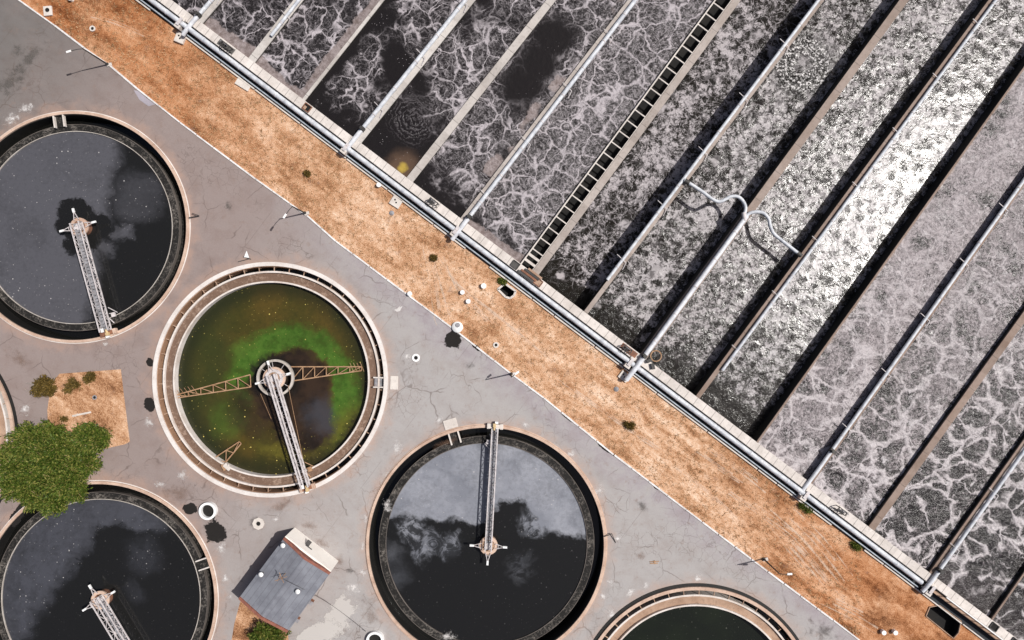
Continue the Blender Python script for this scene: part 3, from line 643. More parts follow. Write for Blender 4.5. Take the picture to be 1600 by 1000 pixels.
# gearbox at the foot of the ladder channel
g = thing('weir_gate', 'rusty weir gate with cross beams at the foot of the ladder channel', 'weir gate', L(818, 13, ZT))
for k, mt in enumerate((M['dark_concrete'], M['rust'], M['dark'], M['tan_concrete'])):
    m = MB(); dd = 9 + k * 4; m.bar(L(804 + k * 3, dd, ZT + .15), L(828 + k * 2, dd, ZT + .15), .32, .25); m.build('beam', mt, g)
m = MB(); p = L(1001, 14, ZT); m.lathe(p.x + 1.5, p.y + 1.1, [(.75, ZT + .1), (.9, ZT + .1), (.9, ZT + .25), (.75, ZT + .25)], 24)
g = thing('hose_reel', 'orange ring and dark clutter beside the foot of the thick pipe wall', 'hose', (p.x + 1.5, p.y + 1.1, ZT)); m.build('ring', M['truss2'], g)
m = MB(); m.box((p.x + .4, p.y + .4, ZT + .3), (.8, .5, .6), .5); m.box((p.x + 1.0, p.y - .5, ZT + .25), (.5, .9, .5), .2); m.build('pump', M['dark'], g)
# ------------------------------------------------------------------ settling tanks
def speck_mat(name, c, c2, sc=3.):
    n = NT(name); a = n.noise(sc, 5, .8, n.warp(.5, 2.)); b = n.noise(.5, 3)
    v = n.add(n.mul(a, .8), n.mul(b, .3))
    return n.bsdf(n.mix(n.mr(v, .53, .74), c2, c), .8, n.bump(a, .8, .06))
M['launder_scum'] = speck_mat('launder_scum', (.19, .17, .15), (.012, .011, .010))
M['brown_channel'] = speck_mat('brown_channel', (.36, .26, .20), (.16, .10, .07), 1.6)
M['lip'] = concrete('weir_lip', (.50, .46, .42), (.34, .30, .26), .6)
M['dark_lip'] = concrete('dark_weir_lip', (.15, .13, .115), (.07, .06, .055), .6)
M['white_lip'] = concrete('white_weir_lip', (.70, .65, .61), (.54, .46, .40), .4)
n = NT('dark_water'); M['dark_water'] = n.bsdf((.006, .006, .0055), .12, n.bump(n.noise(1.5, 3), .2, .03), .4)

def tank_water(key):
    n = NT('tank_water_' + key); c = TC[key]
    fine = n.noise(1.6, 5, .7); w = n.warp(4.2, .26, detail=4); w2 = n.warp(1.0, 1.9, n.warp(1.8, .7, w, 4), 4)
    x = n.sep(w2)
    def pd(px, py): return n.dist(P(px, py), w2)
    dots = n.voro(1.05, 'F1'); dc = n.sep(n.voro(1.05, 'F1', out='Color'))
    sp = n.mul(n.mr(dots, .05, n.add(.08, n.mul(dc[1], .07)), 1, 0), n.mr(dc[0], .20 if key == 'B' else .45, .6))
    dots2 = n.voro(2.6, 'F1'); dc2 = n.sep(n.voro(2.6, 'F1', out='Color')); sp = n.mx(sp, n.mul(n.mul(n.mr(dots2, .08, .2, 1, 0), n.mr(dc2[0], .6, .8)), .45))
    big = n.noise(.12, 3)
    black = (.0125, .0125, .0125)
    if key == 'A':
        px, py = P(185, 200), P(150, 520)
        edge = n.mr(n.sub(n.add(x[0], n.mul(x[1], -.18)), -67.2), -1.2, 2.2, 1, 0)
        film = n.mn(edge, n.mr(n.mn(pd(140, 358), pd(112, 345)), 2.9, 3.5))
        film = n.mn(film, n.mr(pd(116, 382), 1.6, 2.2))
        film = n.mx(film, n.mul(n.mr(pd(214, 310), 2.5, 5.5, 1, 0), .42)); film = n.mx(film, n.mul(n.mr(pd(190, 362), .6, 2., 1, 0), .75)); film = n.mx(film, n.mul(n.mr(pd(165, 385), .4, 1.8, 1, 0), .65))
        film = n.mul(film, n.mr(big, .2, .6, .75, 1.1)); fc = (.082, .082, .094)
    elif key == 'C':
        edge = n.mr(n.sub(n.add(x[1], n.mul(x[0], .10)), -32.8), -.6, .9)
        edge = n.mn(edge, n.mr(n.mn(pd(800, 818), pd(775, 850)), 2.9, 4.0))
        lobe = n.mul(n.mr(n.mn(n.mn(pd(640, 830), pd(672, 852)), n.mn(pd(655, 862), pd(700, 855))), .8, 2.6, 1, 0), .85)
        lobe = n.mx(lobe, n.mr(pd(836, 818), 1.2, 3.4, 1, 0))
        lobe = n.mx(lobe, n.mul(n.mr(pd(812, 890), .0, 3., 1, 0), .22))
        fade = n.mr(n.add(x[0], n.mul(n.sub(x[1], -25.), .6)), 9., 13.5, 1., .12)
        film = n.mx(n.mul(n.mul(edge, fade), n.mr(big, .2, .7, .8, 1.15)), n.mul(lobe, n.mr(n.noise(.30, 6, .65, dist=2.2), .42, .60, .12, 1.)))
        film = n.mx(film, n.mul(n.mr(pd(612, 870), 0., 2.6, 1, 0), .22)); film = n.mx(film, n.mul(n.mr(pd(618, 905), 0., 3.2, 1, 0), .2))
        fc = n.mix(n.mr(n.noise(.16, 5, vec=w2), .35, .65), (.18, .19, .22), (.27, .28, .315))
    elif key == 'D':
        edge = n.mr(n.add(n.mul(x[0], .78), n.mul(x[1], -.55)), -34.6, -31.0, 1, 0)
        edge = n.mx(edge, n.mul(n.mr(n.sub(x[1], n.mul(x[0], .0)), -34.2, -32.4), n.mr(x[0], -56., -53.5, 1, .0)))
        edge = n.mn(edge, n.mr(n.mn(pd(150, 900), pd(175, 860)), 3.3, 4.8)); edge = n.mn(edge, n.mr(pd(130, 955), 2.2, 3.))
        edge = n.mx(edge, n.mul(n.mr(pd(222, 870), .6, 4.4, 1, 0), .4)); edge = n.mx(edge, n.mul(n.mr(pd(204, 925), .4, 2.4, 1, 0), .28))
        film = n.mul(n.mul(edge, n.mr(n.noise(.5, 5, .7, w2), .25, .65, .6, 1.1)), n.mr(big, .2, .65, .6, 1.1)); fc = (.056, .058, .070)
    elif key == 'B':
        q = n.dist(P(452, 614), w2)
        ang = n.sep(n.vm('SUBTRACT', n.pos, tuple(P(455, 625))))
        nz = n.noise(.4, 5, .65)
        core = n.mr(q, 5.6, 7.6, 1, 0); core = n.mx(core, n.mr(pd(470, 660), 4.2, 6.6, 1, 0))
        core = n.mx(core, n.mul(n.mr(pd(400, 640), 3., 6.5, 1, 0), .7))
        olive = n.mix(n.mr(n.noise(.16, 4), .35, .65), (.052, .045, .010), (.085, .058, .013))
        left = n.mr(x[0], -47., -42., 1, 0)
        olive = n.mix(n.mul(left, .6), olive, (.028, .040, .012))
        olive = n.mix(n.mr(n.dist(c), 11.5, 14.6, 0, .75), olive, (.014, .017, .009))
        nf = n.noise(1.3, 6, .75, n.warp(1.2, .8)); q = n.add(q, n.mul(n.sub(nf, .5), 2.4))
        g = n.mul(n.mr(q, 6.3, 7.6), n.mr(q, 9.0, 11.6, 1, 0))
        g = n.mul(g, n.mr(n.add(n.add(ang[1], n.mul(ang[0], .55)), n.mul(n.sub(nz, .5), 6.)), -7.5, -1.5))
        g = n.mx(g, n.mul(n.mr(pd(382, 562), 1.4, 4.4, 1, 0), .85)); g = n.mx(g, n.mul(n.mr(pd(352, 658), 1., 4.4, 1, 0), .45))
        green = n.mix(n.mr(n.add(n.mul(nz, .5), n.mul(nf, .5)), .38, .62), (.034, .080, .010), (.078, .160, .022))
        colr = n.mix(n.mul(g, n.mr(nz, .2, .5, .6, 1.)), olive, green)
        ye = n.mul(n.mul(n.mr(q, 7.6, 9.0), n.mr(q, 9.6, 11.6, 1, 0)), n.mr(n.add(ang[1], n.mul(ang[0], -.4)), -8., -3., 1, 0))
        colr = n.mix(n.mul(ye, .6), colr, (.15, .13, .02))
        dk = n.mix(n.mr(n.noise(.3, 3), .35, .65), (.016, .011, .008), (.036, .022, .014))
        dk = n.mix(n.mul(n.mr(pd(505, 650), 1., 4.5, 1, 0), .6), dk, (.055, .058, .07))
        colr = n.mix(n.mr(nf, .4, .7, 0, .35), colr, (.022, .024, .008))
        colr = n.mix(core, colr, dk)
        colr = n.mix(n.mul(n.mr(pd(424, 592), 3., 4.6, 1, 0), .85), colr, (.010, .009, .008))
        colr = n.mix(n.mul(sp, n.mul(n.mr(n.noise(.2, 3), .32, .52), n.mr(q, 6., 8.5))), colr, (.62, .50, .13))
        return n.bsdf(colr, .22, n.bump(fine, .25, .02), .35)
    else:
        colr = n.mix(n.mul(sp, .35), n.mix(n.mr(big, .3, .7), (.009, .011, .008), (.013, .017, .010)), (.3, .3, .25))
        return n.bsdf(colr, .15, n.bump(fine, .2, .02), .35)
    colr = n.mix(n.mul(film, n.mr(fine, .25, .75, .75, 1.1)), black, fc)
    colr = n.mix(n.mul(sp, n.mr(film, .0, .4, .12, .9)), colr, (.50, .48, .47))
    return n.bsdf(colr, n.mr(film, .1, .6, .10, .45), n.bump(fine, .25, .02), .35)

TLAB = {'A': ('settling_tank', 'round dark settling tank at the upper left with grey film on its left half', 0), 'B': ('settling_tank', 'round settling tank of green algae water with a white rim', 1),
        'C': ('settling_tank', 'round settling tank with pale blue grey film on its upper half', 0), 'D': ('settling_tank', 'round dark settling tank in the lower left corner partly under the big tree', 0),
        'E': ('settling_tank', 'round settling tank cut by the bottom edge, with pale rim bars and dark green water', 2), 'F': ('settling_tank', 'sliver of a round settling tank at the left edge behind the big tree', 2)}
for key, (nm, lab, kind) in TLAB.items():
    c = TC[key]; Rr = TANKS[key][2]; x, y = c.x, c.y
    t = thing(nm, lab, 'settling tank', (x, y, 0), 'round settling tanks')
    if kind == 0:
        zl, zw = -.45, -.62; rl, ri = Rr - 1.9, Rr - 2.9
        MB().lathe(x, y, [(Rr - .42, -4), (Rr, -4), (Rr, .30), (Rr - .42, .30)], 180).build('rim', M['pink_concrete'], t)
        MB().ring(x, y, Rr - .52, Rr - .43, -4, .06, 180).build('wall_lining', M['black_wall'], t)
        MB().ring(x, y, Rr + .02, Rr + .16, -.3, .1, 180).build('plinth', M['white_rim'] if key != 'C' else M['pink_concrete'], t)
        MB().lathe(x, y, [(ri, -4), (rl, -4), (rl, zl - .06), (ri, zl - .06)], 180).build('launder', M['launder_scum'], t)
        MB().ring(x, y, ri - .10, ri - .005, -1.2, zl + .03, 180).build('weir_lip', M['dark_lip'] if key == 'C' else M['lip'], t)
        MB().ring(x, y, rl + .005, rl + .08, -1.2, zl - .03, 180).build('outer_lip', M['dark_lip'], t)
        struct('water', MB().ring(x, y, rl, Rr - .45, -2.6, -2.2, 120), M['dark_water'])
        wr = ri - .05
    else:
        zl, zw = -.2, -1.45; rl, ri = Rr - 1.55, Rr - 3.05
        rw = .62 if kind == 1 else .5
        MB().lathe(x, y, [(Rr - rw, -4), (Rr, -4), (Rr, .35), (Rr - rw, .35)], 180).build('rim', M['white_rim'] if kind == 1 else M['pink_concrete'], t)
        if kind == 2: MB().ring(x, y, Rr + .02, Rr + .5, -.2, .09, 180).build('plinth', M['black_wall'], t)
        MB().ring(x, y, Rr - rw - .09, Rr - rw - .005, -4, .1, 180).build('wall_lining', M['brown_wall'] if kind == 1 else M['black_wall'], t)
        MB().ring(x, y, ri + .1, rl - .1, -2, zl - .45, 180).build('launder', M['brown_channel'] if kind == 1 else M['tan_concrete'], t)
        MB().ring(x, y, ri - .15, ri + .098, -3, zl, 180).build('weir_lip', M['white_lip'], t)
        MB().ring(x, y, rl - .098, rl + .18, -3, zl, 180).build('outer_lip', M['white_lip'], t)
        nb = 46
        for k in range(nb):
            a = 2 * math.pi * (k + .3) / nb; ca, sa = math.cos(a), math.sin(a)
            if key == 'F' and ca < .7: continue
            if key == 'E' and sa < .2: continue
            m = MB(); m.bar((x + (rl + .15) * ca, y + (rl + .15) * sa, zl - .12), (x + (rl + .85) * ca, y + (rl + .85) * sa, zl - .05), .11, .2)
            m.bar((x + (rl + .75) * ca, y + (rl + .75) * sa, zl - .1), (x + (rl + .75) * ca, y + (rl + .75) * sa, zl - 1.2), .09); m.build('bracket', M['tan_concrete'], t)
        struct('water', MB().ring(x, y, rl, Rr - rw - .1, -2.7, -2.3, 120), M['dark_water'])
        wr = ri - .1
    struct('water', MB().disc(x, y, wr, zw), tank_water(key))
def on_tank(key, ang, r, z):          # ang measured on the photo, clockwise from right
    c = TC[key]; return Vector((c.x + r * math.cos(R(-ang)), c.y + r * math.sin(R(-ang)), z))
# outlet boxes on the dark tanks and the landing of the green tank
def outlet(key, ang, label, slab):
    Rr = TANKS[key][2]; o = thing('outlet_channel', label, 'outlet channel', on_tank(key, ang, Rr - .8, 0), 'small outlet channels across the tank rims'); e = Vector((math.cos(R(-ang)), math.sin(R(-ang)), 0)); s = Vector((-e.y, e.x, 0)); c = TC[key]
    for sg in (-1, 1):
        m = MB(); m.bar(c + e * (Rr - 2.3) + s * sg * .75 + Vector((0, 0, -.05)), c + e * (Rr - .4) + s * sg * .75 + Vector((0, 0, -.05)), .2, .5); m.build('side_wall', M['slab'], o)
    m = MB(); m.bar(c + e * (Rr - 2.2) + Vector((0, 0, -.45)), c + e * (Rr - .45) + Vector((0, 0, -.45)), 1.3, .3); m.build('floor', M['launder_scum'] if key != 'B' else M['deck'], o)
    if slab:
        m = MB(); q = c + e * (Rr + .95); m.box((q.x, q.y, .08), (1.5 if key != 'B' else 1.2, 2.1, .14), R(-ang)); m.build('slab', M['slab'], o, bevel=.03)
outlet('A', 262, 'small outlet box without slab inside the top rim of the upper left dark tank', False)
outlet('B', 1.5, 'outlet landing with pale slab at the right side of the white rimmed green tank', True)
outlet('C', 253.5, 'outlet channel with square pale slab on the top rim of the blue grey film tank', True)
outlet('D', 341, 'outlet box inside the right rim of the lower left dark tank', False)
# ------------------------------------------------------------------ travelling bridges
def bridge(key, hub, end, label, width=1.3, deck=(-.1, .6), style=0, deckmat='deck', endc=True):
    z0, z1 = .75, 1.75
    h = P(*hub, z1); e = P(*end, z1); d = Vector((e.x - h.x, e.y - h.y, 0)); ln = d.length; d.normalize(); s = Vector((-d.y, d.x, 0))
    b = thing('scraper_bridge', label, 'bridge', (h.x, h.y, -.5), 'scraper bridges spanning the tanks')
    hx = Vector((h.x, h.y, 0))
    def pt(t, o, z): return hx + d * t + s * o + Vector((0, 0, z))
    hw = width / 2; st = -.6; nb = int((ln - st) / 1.25)
    for sg in (-1, 1):
        m = MB(); cwid = .17 if style != 2 else .24
        m.bar(pt(st, sg * hw, z1), pt(ln - .3, sg * hw * .95, z1), cwid, .14); m.bar(pt(st, sg * hw, z0), pt(ln - .3, sg * hw * .95, z0), cwid, .16)
        for k in range(nb + 1):
            t = st + (ln - .4 - st) * k / nb; m.bar(pt(t, sg * hw, z0), pt(t, sg * hw, z1), .08)
            if k < nb: t2 = st + (ln - .4 - st) * (k + 1) / nb; m.bar(pt(t if k % 2 else t2, sg * hw, z0), pt(t2 if k % 2 else t, sg * hw, z1), .07)
        m.build('side_truss', M['truss'], b)
    m = MB()
    for k in range(nb + 1):
        t = st + (ln - .4 - st) * k / nb; m.bar(pt(t, -hw, z0 + .02), pt(t, hw, z0 + .02), .09)
        if k < nb:
            t2 = st + (ln - .4 - st) * (k + 1) / nb; m.bar(pt(t if k % 2 else t2, -hw, z0 + .01), pt(t2 if k % 2 else t, hw, z0 + .01), .08)
    m.build('lacing', M['truss'], b)
    if deck:
        m = MB(); 
        nd = int(ln / .5)
        for k in range(nd): 
            t = st + (ln - .5 - st) * k / nd; m.bar(pt(t, (deck[0] + deck[1]) / 2, z0 + .13), pt(t + .42, (deck[0] + deck[1]) / 2, z0 + .13), deck[1] - deck[0], .05)
        m.bar(pt(st, deck[0], z0 + .17), pt(ln - .5, deck[0], z0 + .17), .09, .1)
        m.build('walkway', M[deckmat], b)
    if style == 2:
        for sg in (-1, 1):
            m = MB(); m.bar(pt(0, sg * hw * .62, z0 + .35), pt(ln - .5, sg * hw * .62, z0 + .35), .22, .05); m.build('cable_tray', M['truss'], b)
    # hub: drum, platform ring, inner machinery
    m = MB(); m.lathe(h.x, h.y, [(.95, .5), (1.42, .5), (1.42, .75), (.95, .75)], 40); m.build('platform_ring', M['pink_concrete'] if style != 2 else M['truss'], b)
    m = MB(); m.cyl(h.x, h.y, 1.22, -1.6, .58, 32); m.build('hub_drum', M['rust'] if style == 0 else M['tan_concrete'], b, smooth=True)
    m = MB(); m.cyl(h.x, h.y, .5, .58, .95, 20); m.box((h.x + .3, h.y + .35, .85), (.5, .35, .5), .4); m.box((h.x - .45, h.y - .25, .8), (.35, .35, .45), .2); m.build('motor', M['truss'], b)
    m = MB()
    for k in range(7):
        a = k * 2 * math.pi / 7; m.bar((h.x + .3 * math.cos(a), h.y + .3 * math.sin(a), .70), (h.x + 1.3 * math.cos(a), h.y + 1.3 * math.sin(a), .70), .09)
    m.build('spoke', M['truss2'], b)
    for aa in (math.pi, math.pi / 2, -math.pi / 2):
        dd = Matrix.Rotation(aa, 3, 'Z') @ d; ss = Vector((-dd.y, dd.x, 0)); m = MB(); z = Vector((0, 0, .95)); al = 2.75 if style != 2 else 2.7
        m.bar(hx + dd * 1.1 + ss * .38 + z, hx + dd * (al - .45) + ss * .05 + z * 1.1, .1); m.bar(hx + dd * 1.1 - ss * .38 + z, hx + dd * (al - .45) - ss * .05 + z * 1.1, .1)
        m.bar(hx + dd * 1.5 + ss * .25 + z, hx + dd * 1.5 - ss * .25 + z, .07)
        arm = m.build('stay_arm', M['truss'], b)
        m = MB(); m.bar(hx + dd * (al - .5) + z * 1.1, hx + dd * (al + .15) + z * 1.1, .3, .22); m.build('end_block', M['white'], arm)
    if endc:
        rz = math.atan2(d.y, d.x)
        m = MB(); q = pt(ln - .1, 0, .62); m.box(tuple(q), (.65, 2.3, .5), rz); m.build('end_carriage', M['rust'] if style != 1 else M['slab'], b, bevel=.03)
        for sg in (-1, 1):
            q = pt(ln - .1, sg * 1.0, .5); m = MB(); m.box(tuple(q), (.85, .5, .75), rz); m.build('wheel_box', M['rust'] if style == 0 and sg < 0 else (M['slab'] if style == 1 else M['pink_concrete']), b, bevel=.04)
        q = pt(ln + .15, .1, 1.15); m = MB(); m.box(tuple(q), (.5, .45, .55), rz); m.tube([pt(ln - .6, .1, 1.2), pt(ln, .1, 1.2)], .2, 10); m.build('drive_motor', M['yellow'], b, bevel=.03)
        q = pt(ln - .55, -.35, 1.5); m = MB(); m.box(tuple(q), (.6, .4, .1), rz); m.build('control_box', M['white'], b); m = MB(); m.box(tuple(pt(ln + .5, -.2, .7)), (.35, .5, .5), rz); m.build('buffer_block', M['white'], b, bevel=.03)
        # scum skimmer hung off the bridge over the weir
        m = MB(); a_ = pt(ln - 4.0, hw, 0.1); m.bar(a_, pt(ln - 2.9, hw + 1.1, -.1), .1); m.bar(pt(ln - 3.0, hw, .3), pt(ln - 2.8, hw + .9, .1), .1); m.box(tuple(pt(ln - 2.7, hw + .45, .0)), (.7, .6, .3), rz); m.bar(pt(ln - 2.3, hw - .1, .4), pt(ln - 1.4, hw + .3, .1), .12)
        m.build('skimmer', M['truss2'] if style == 2 else M['truss'], b)
    return b, h, d, s, ln, pt
bridge('A', (117, 353), (163, 521), 'bridge on the upper left dark tank with white tipped arms round a rusty hub', 1.35, (-.55, .25), 0)
br = bridge('B', (424, 592), (477, 766), 'bridge on the green tank, wide ring round its hub and rusty rake arms', 1.15, None, 2)
bridge('C', (763, 856), (773.5, 667), 'bridge pointing straight up the photo across the blue grey film tank', .95, (-.38, .38), 1)
bridge('D', (150, 942), (246, 1101), 'bridge running off the bottom edge on the lower left dark tank', 1.45, (-.2, .55), 0, endc=False)
b, h, d, s, ln, pt = br
m = MB(); m.lathe(h.x, h.y, [(2.55, -.35), (2.9, -.35), (2.9, .15), (2.55, .15)], 64); m.build('feed_ring', M['lip'], b)
m = MB(); m.lathe(h.x, h.y, [(1.35, .3), (1.75, .3), (1.75, .55), (1.35, .55)], 48); m.build('hub_collar', M['pink_concrete'], b)
m = MB()
for k in range(8): a = k * math.pi / 4 + .2; m.bar((h.x + 1.3 * math.cos(a), h.y + 1.3 * math.sin(a), .0), (h.x + 2.7 * math.cos(a), h.y + 2.7 * math.sin(a), .0), .06)
m.build('tie_rod', M['truss'], b)
def rake(t0, t1, b0, b1, nseg, tail):
    z = -.75; A, B, C, D = P(*t0, z), P(*t1, z), P(*b0, z), P(*b1, z); m = MB()
    m.bar(A, B, .17); m.bar(C, D, .17)
    for k in range(nseg + 1):
        p, q = A.lerp(B, k / nseg), C.lerp(D, k / nseg); m.bar(p, q, .12)
        if k < nseg: m.bar(q, A.lerp(B, (k + 1) / nseg), .10)
    for k in range(tail):
        p = A.lerp(B, 1 - k * .05); dr = (B - A).normalized(); l = Vector((-dr.y, dr.x, 0)); m.bar(p + l * .6 + dr * -.2 - Vector((0, 0, .1)), p - l * .75 + dr * .35 - Vector((0, 0, .1)), .06)
    m.build('rake_arm', M['truss2'], b)
rake((455, 573), (565, 573), (455, 595.5), (565, 579), 6, 4)
rake((391, 585.5), (275, 617), (392, 604.5), (275, 622), 6, 6)
rake((377, 693), (353, 722), (374, 690), (333, 717), 2, 0)
m = MB(); m.tube([P(450, 602, .3), P(473, 716, .3)], .035, 5); m.tube([P(407, 615, .3), P(424, 655, -.8)], .03, 5); m.build('stay_wire', M['truss2'], b)
o = thing('scum_box', 'small pale box with a brown trough at the lower left inside the green tank', 'scum box', P(356, 729, -.3))
m = MB(); p = P(356, 729, -.3); m.box((p.x, p.y, -.15), (1.2, .7, .4), -.7); m.box((p.x + .3, p.y + .3, .1), (.3, .3, .3), -.7); m.build('box', M['slab'], o, bevel=.03)
m = MB(); m.bar(P(347, 726, -.2), P(352, 735, -.2), .4, .25); m.build('trough', M['truss2'], o)

# ------------------------------------------------------------------ building
bl = thing('pump_house', 'small brick building with grey gabled roof and white end wall between two round tanks', 'building', P(448, 908))
ze, zr = 4.3, 5.3
TL, TR, BR, BLc = P(445, 839, ze), P(517, 894, ze), P(449, 988, ze), P(373, 935, ze)
RT, RB = (TL + TR) / 2, (BLc + BR) / 2; RT.z = RB.z = zr
n = NT('grey_roof'); dr = (BLc - TL).normalized()
t_ = n.vm('DOT_PRODUCT', n.pos, (-dr.y, dr.x, 0)); kk = n.math('PINGPONG', t_, .45); v_ = n.noise(3., 5, .75); b_ = n.noise(.5, 4)
cc = n.mix(n.mr(b_, .35, .7), (.215, .225, .255), (.15, .155, .18)); cc = n.mix(n.mr(v_, .55, .7, 0, .4), cc, (.09, .095, .11)); cc = n.mix(n.mr(kk, .02, .05, .5, 0), cc, (.08, .08, .09))
ag = n.vm('DOT_PRODUCT', n.vm('SUBTRACT', n.pos, tuple((TL + BLc) / 2)), (dr.y, -dr.x, 0))
M['roof'] = n.bsdf(cc, .8, n.bump(v_, .5, .02))
M['brick'] = None
n = NT('red_brick'); bt = n.t.nodes.new('ShaderNodeTexBrick'); bt.inputs['Scale'].default_value = 2.2
n.set(bt.inputs['Color1'], (.30, .085, .05)); n.set(bt.inputs['Color2'], (.21, .06, .04)); n.set(bt.inputs['Mortar'], (.34, .25, .2)); n.set(bt.inputs['Vector'], n.pos)
M['brick'] = n.bsdf(n.mix(n.mr(n.noise(1.5, 4), .4, .7, 0, .5), bt.outputs['Color'], (.14, .05, .035)), .9)
M['plaster'] = concrete('white_plaster', (.90, .86, .79), (.84, .79, .72), .1)
def inset(p, c, k): return p + (c - p) * k
cen = (TL + TR + BR + BLc) / 4
fp = [inset(p, cen, .06) for p in (TL, TR, BR, BLc)]
m = MB(); m.prism(fp, 0, ze - .15); wall = m.build('wall', M['brick'], bl)
m = MB(); th = Vector((0, 0, -.16))
m.hexa([TL + th, BLc + th, RB + th, RT + th], [TL, BLc, RB, RT]); m.hexa([RT + th, RB + th, BR + th, TR + th], [RT, RB, BR, TR]); roof = m.build('roof', M['roof'], bl)
for e0, e1, er in ((TL, TR, RT), (BLc, BR, RB)):
    dd = (e1 - e0); dd.z = 0; dd.normalize(); nn = Vector((-dd.y, dd.x, 0)); nn = nn if nn.dot(cen - e0) > 0 else -nn
    m = MB(); w = nn * .38; up = Vector((0, 0, .22)); dn = Vector((0, 0, -4))
    for p, q in ((e0, er), (er, e1)):
        b0 = p - Vector((0, 0, .4)); b1 = q - Vector((0, 0, .4)); bt_ = [b0, b1, b1 + w, b0 + w]; tp_ = [p + up, q + up, q + up + w, p + up + w]
        if (b1 - b0).cross(w).z < 0: bt_, tp_ = bt_[::-1], tp_[::-1]
        m.hexa(bt_, tp_)
    m.build('parapet', M['brick'], bl)
g0, g1 = P(460.5, 824, 0), P(529, 876.5, 0); gd = (g1 - g0).normalized(); gn = Vector((-gd.y, gd.x, 0)); gn = gn if gn.dot(Vector((.6, .8, 0))) > 0 else -gn
m = MB(); m.prism([g0, g1, g1 - gn * .3, g0 - gn * .3], 0, ze - .02); gable = m.build('gable_wall', M['plaster'], bl)
m = MB(); c = g0.lerp(g1, .43) + Vector((0, 0, 2.6)); m.bar(c - gd * .6 + gn * .03, c + gd * .6 + gn * .03, .08, .22); m.build('window', M['dark'], gable)
m = MB(); c = g0.lerp(g1, .38) + Vector((0, 0, 2.3)); m.hexa([c + gd * -.35 + gn * .01, c + gd * .35 + gn * .01, c + gd * .35 + gn * .7 - Vector((0, 0, .25)), c - gd * .35 + gn * .7 - Vector((0, 0, .25))], [c + gd * -.35 + gn * .01 + Vector((0, 0, .07)), c + gd * .35 + gn * .01 + Vector((0, 0, .07)), c + gd * .35 + gn * .7 - Vector((0, 0, .18)), c - gd * .35 + gn * .7 - Vector((0, 0, .18))]); m.build('awning', M['dark'], gable)
def on_roof(x, y):
    for z in [4.3 + k * .02 for k in range(60)]:
        p = P(x, y, z); a = (p - TL); u = a.dot((TR - TL).normalized()) / (TR - TL).length; zz = ze + (zr - ze) * (1 - abs(u - .5) * 2)
        if zz <= z + .02: return p
    return P(x, y, 5)
for x, y in ((444.5, 850), (410.5, 895), (467.5, 921.5)):
    p = on_roof(x, y); m = MB(); m.cyl(p.x, p.y, .16, p.z - .2, p.z + .75, 12); v = m.build('roof_vent', M['dark'], bl)
    m = MB(); m.lathe(p.x, p.y, [(0.01, p.z + .98), (.2, p.z + .94), (.36, p.z + .78), (.36, p.z + .7), (.01, p.z + .74)], 16); m.build('vent_cap', M['white'], v, smooth=True)
p = on_roof(446, 896); m = MB(); m.tube([p - Vector((0, 0, .2)), p + Vector((0, 0, 2.2))], .05, 6); q = p + Vector((0, 0, 2.0)); m.bar(q - Vector((.9, .35, 0)), q + Vector((.9, .3, 0)), .06); m.bar(q - Vector((.3, -.8, .2)), q + Vector((.35, -.7, -.2)), .06); m.bar(q - Vector((.6, .5, .3)), q + Vector((-.1, .6, -.3)), .05)
m.build('antenna', M['truss2'], bl)
q = p + Vector((0, 0, 1.9)); e_ = P(571, 986, 1.0)
ca = thing('overhead_cable', 'thin black cable running from the roof antenna down past the pale concrete patch', 'cable', e_)
m = MB(); m.tube([q.lerp(e_, k / 12) - Vector((0, 0, 1.2 * math.sin(math.pi * k / 12))) for k in range(13)], .025, 5); m.build('wire', M['dark'], ca)
m = MB(); m.bar(P(571, 986, 0), e_ + Vector((0, 0, .1)), .09); m.build('stake', M['dark'], ca)
for x, y, lab in ((487, 940, 'small brown box against the long right wall of the brick building'), (465, 967, 'dark brown box near the lower right corner of the brick building')):
    p = P(x, y, .4); o = thing('wall_box', lab, 'box', (p.x, p.y, 0)); m = MB(); m.box((p.x, p.y, .45), (.6, .5, .9), -.6); m.build('case', M['rust'], o, bevel=.03); m = MB(); m.box((p.x, p.y, .94), (.7, .6, .08), -.6); m.build('lid', M['deck'], o)
# ------------------------------------------------------------------ lamp posts
def lamp(base, top, head, label):
    z1 = 6.3; p = P(*base); h_ = P(*head, z1 + .3)
    o = thing('street_lamp', label, 'street lamp', p, 'street lamps along the white kerb')
    pole_top = Vector((p.x, p.y, z1))
    m = MB(); m.tube([p, p.lerp(pole_top, .5), pole_top], .13, 10, .08); m.cyl(p.x, p.y, .24, 0, .35, 12); m.build('pole', M['dark'], o, smooth=True)
    m = MB(); m.tube([pole_top - Vector((0, 0, .1)), pole_top.lerp(h_, .4) + Vector((0, 0, .1)), h_], .055, 8); m.build('arm', M['dark'], o, smooth=True)
    d = (h_ - pole_top); d.z = 0; d.normalize() 
    m = MB(); m.bar(h_ - d * .2, h_ + d * .55, .3, .14); m.build('lamp_head', M['white'], o, bevel=.04)
    m = MB(); m.box((p.x + .25, p.y - .05, .12), (.8, .5, .22), .2); m.build('footing', M['slab'], o, bevel=.03)
lamp((169, 101), (132, 75), (109, 80), 'street lamp nearest the top left corner, its arm reaching over the grey yard')
lamp((477, 333), (460, 322), (446, 336), 'street lamp on the kerb above the green tank, its head over the yard')
lamp((799, 584), (800, 590), (806, 584), 'street lamp on the kerb between the green tank and the blue grey film tank')
lamp((1193, 873), (1216, 895), (1232, 897), 'street lamp on the kerb at the lower right, its arm reaching over the dry grass')
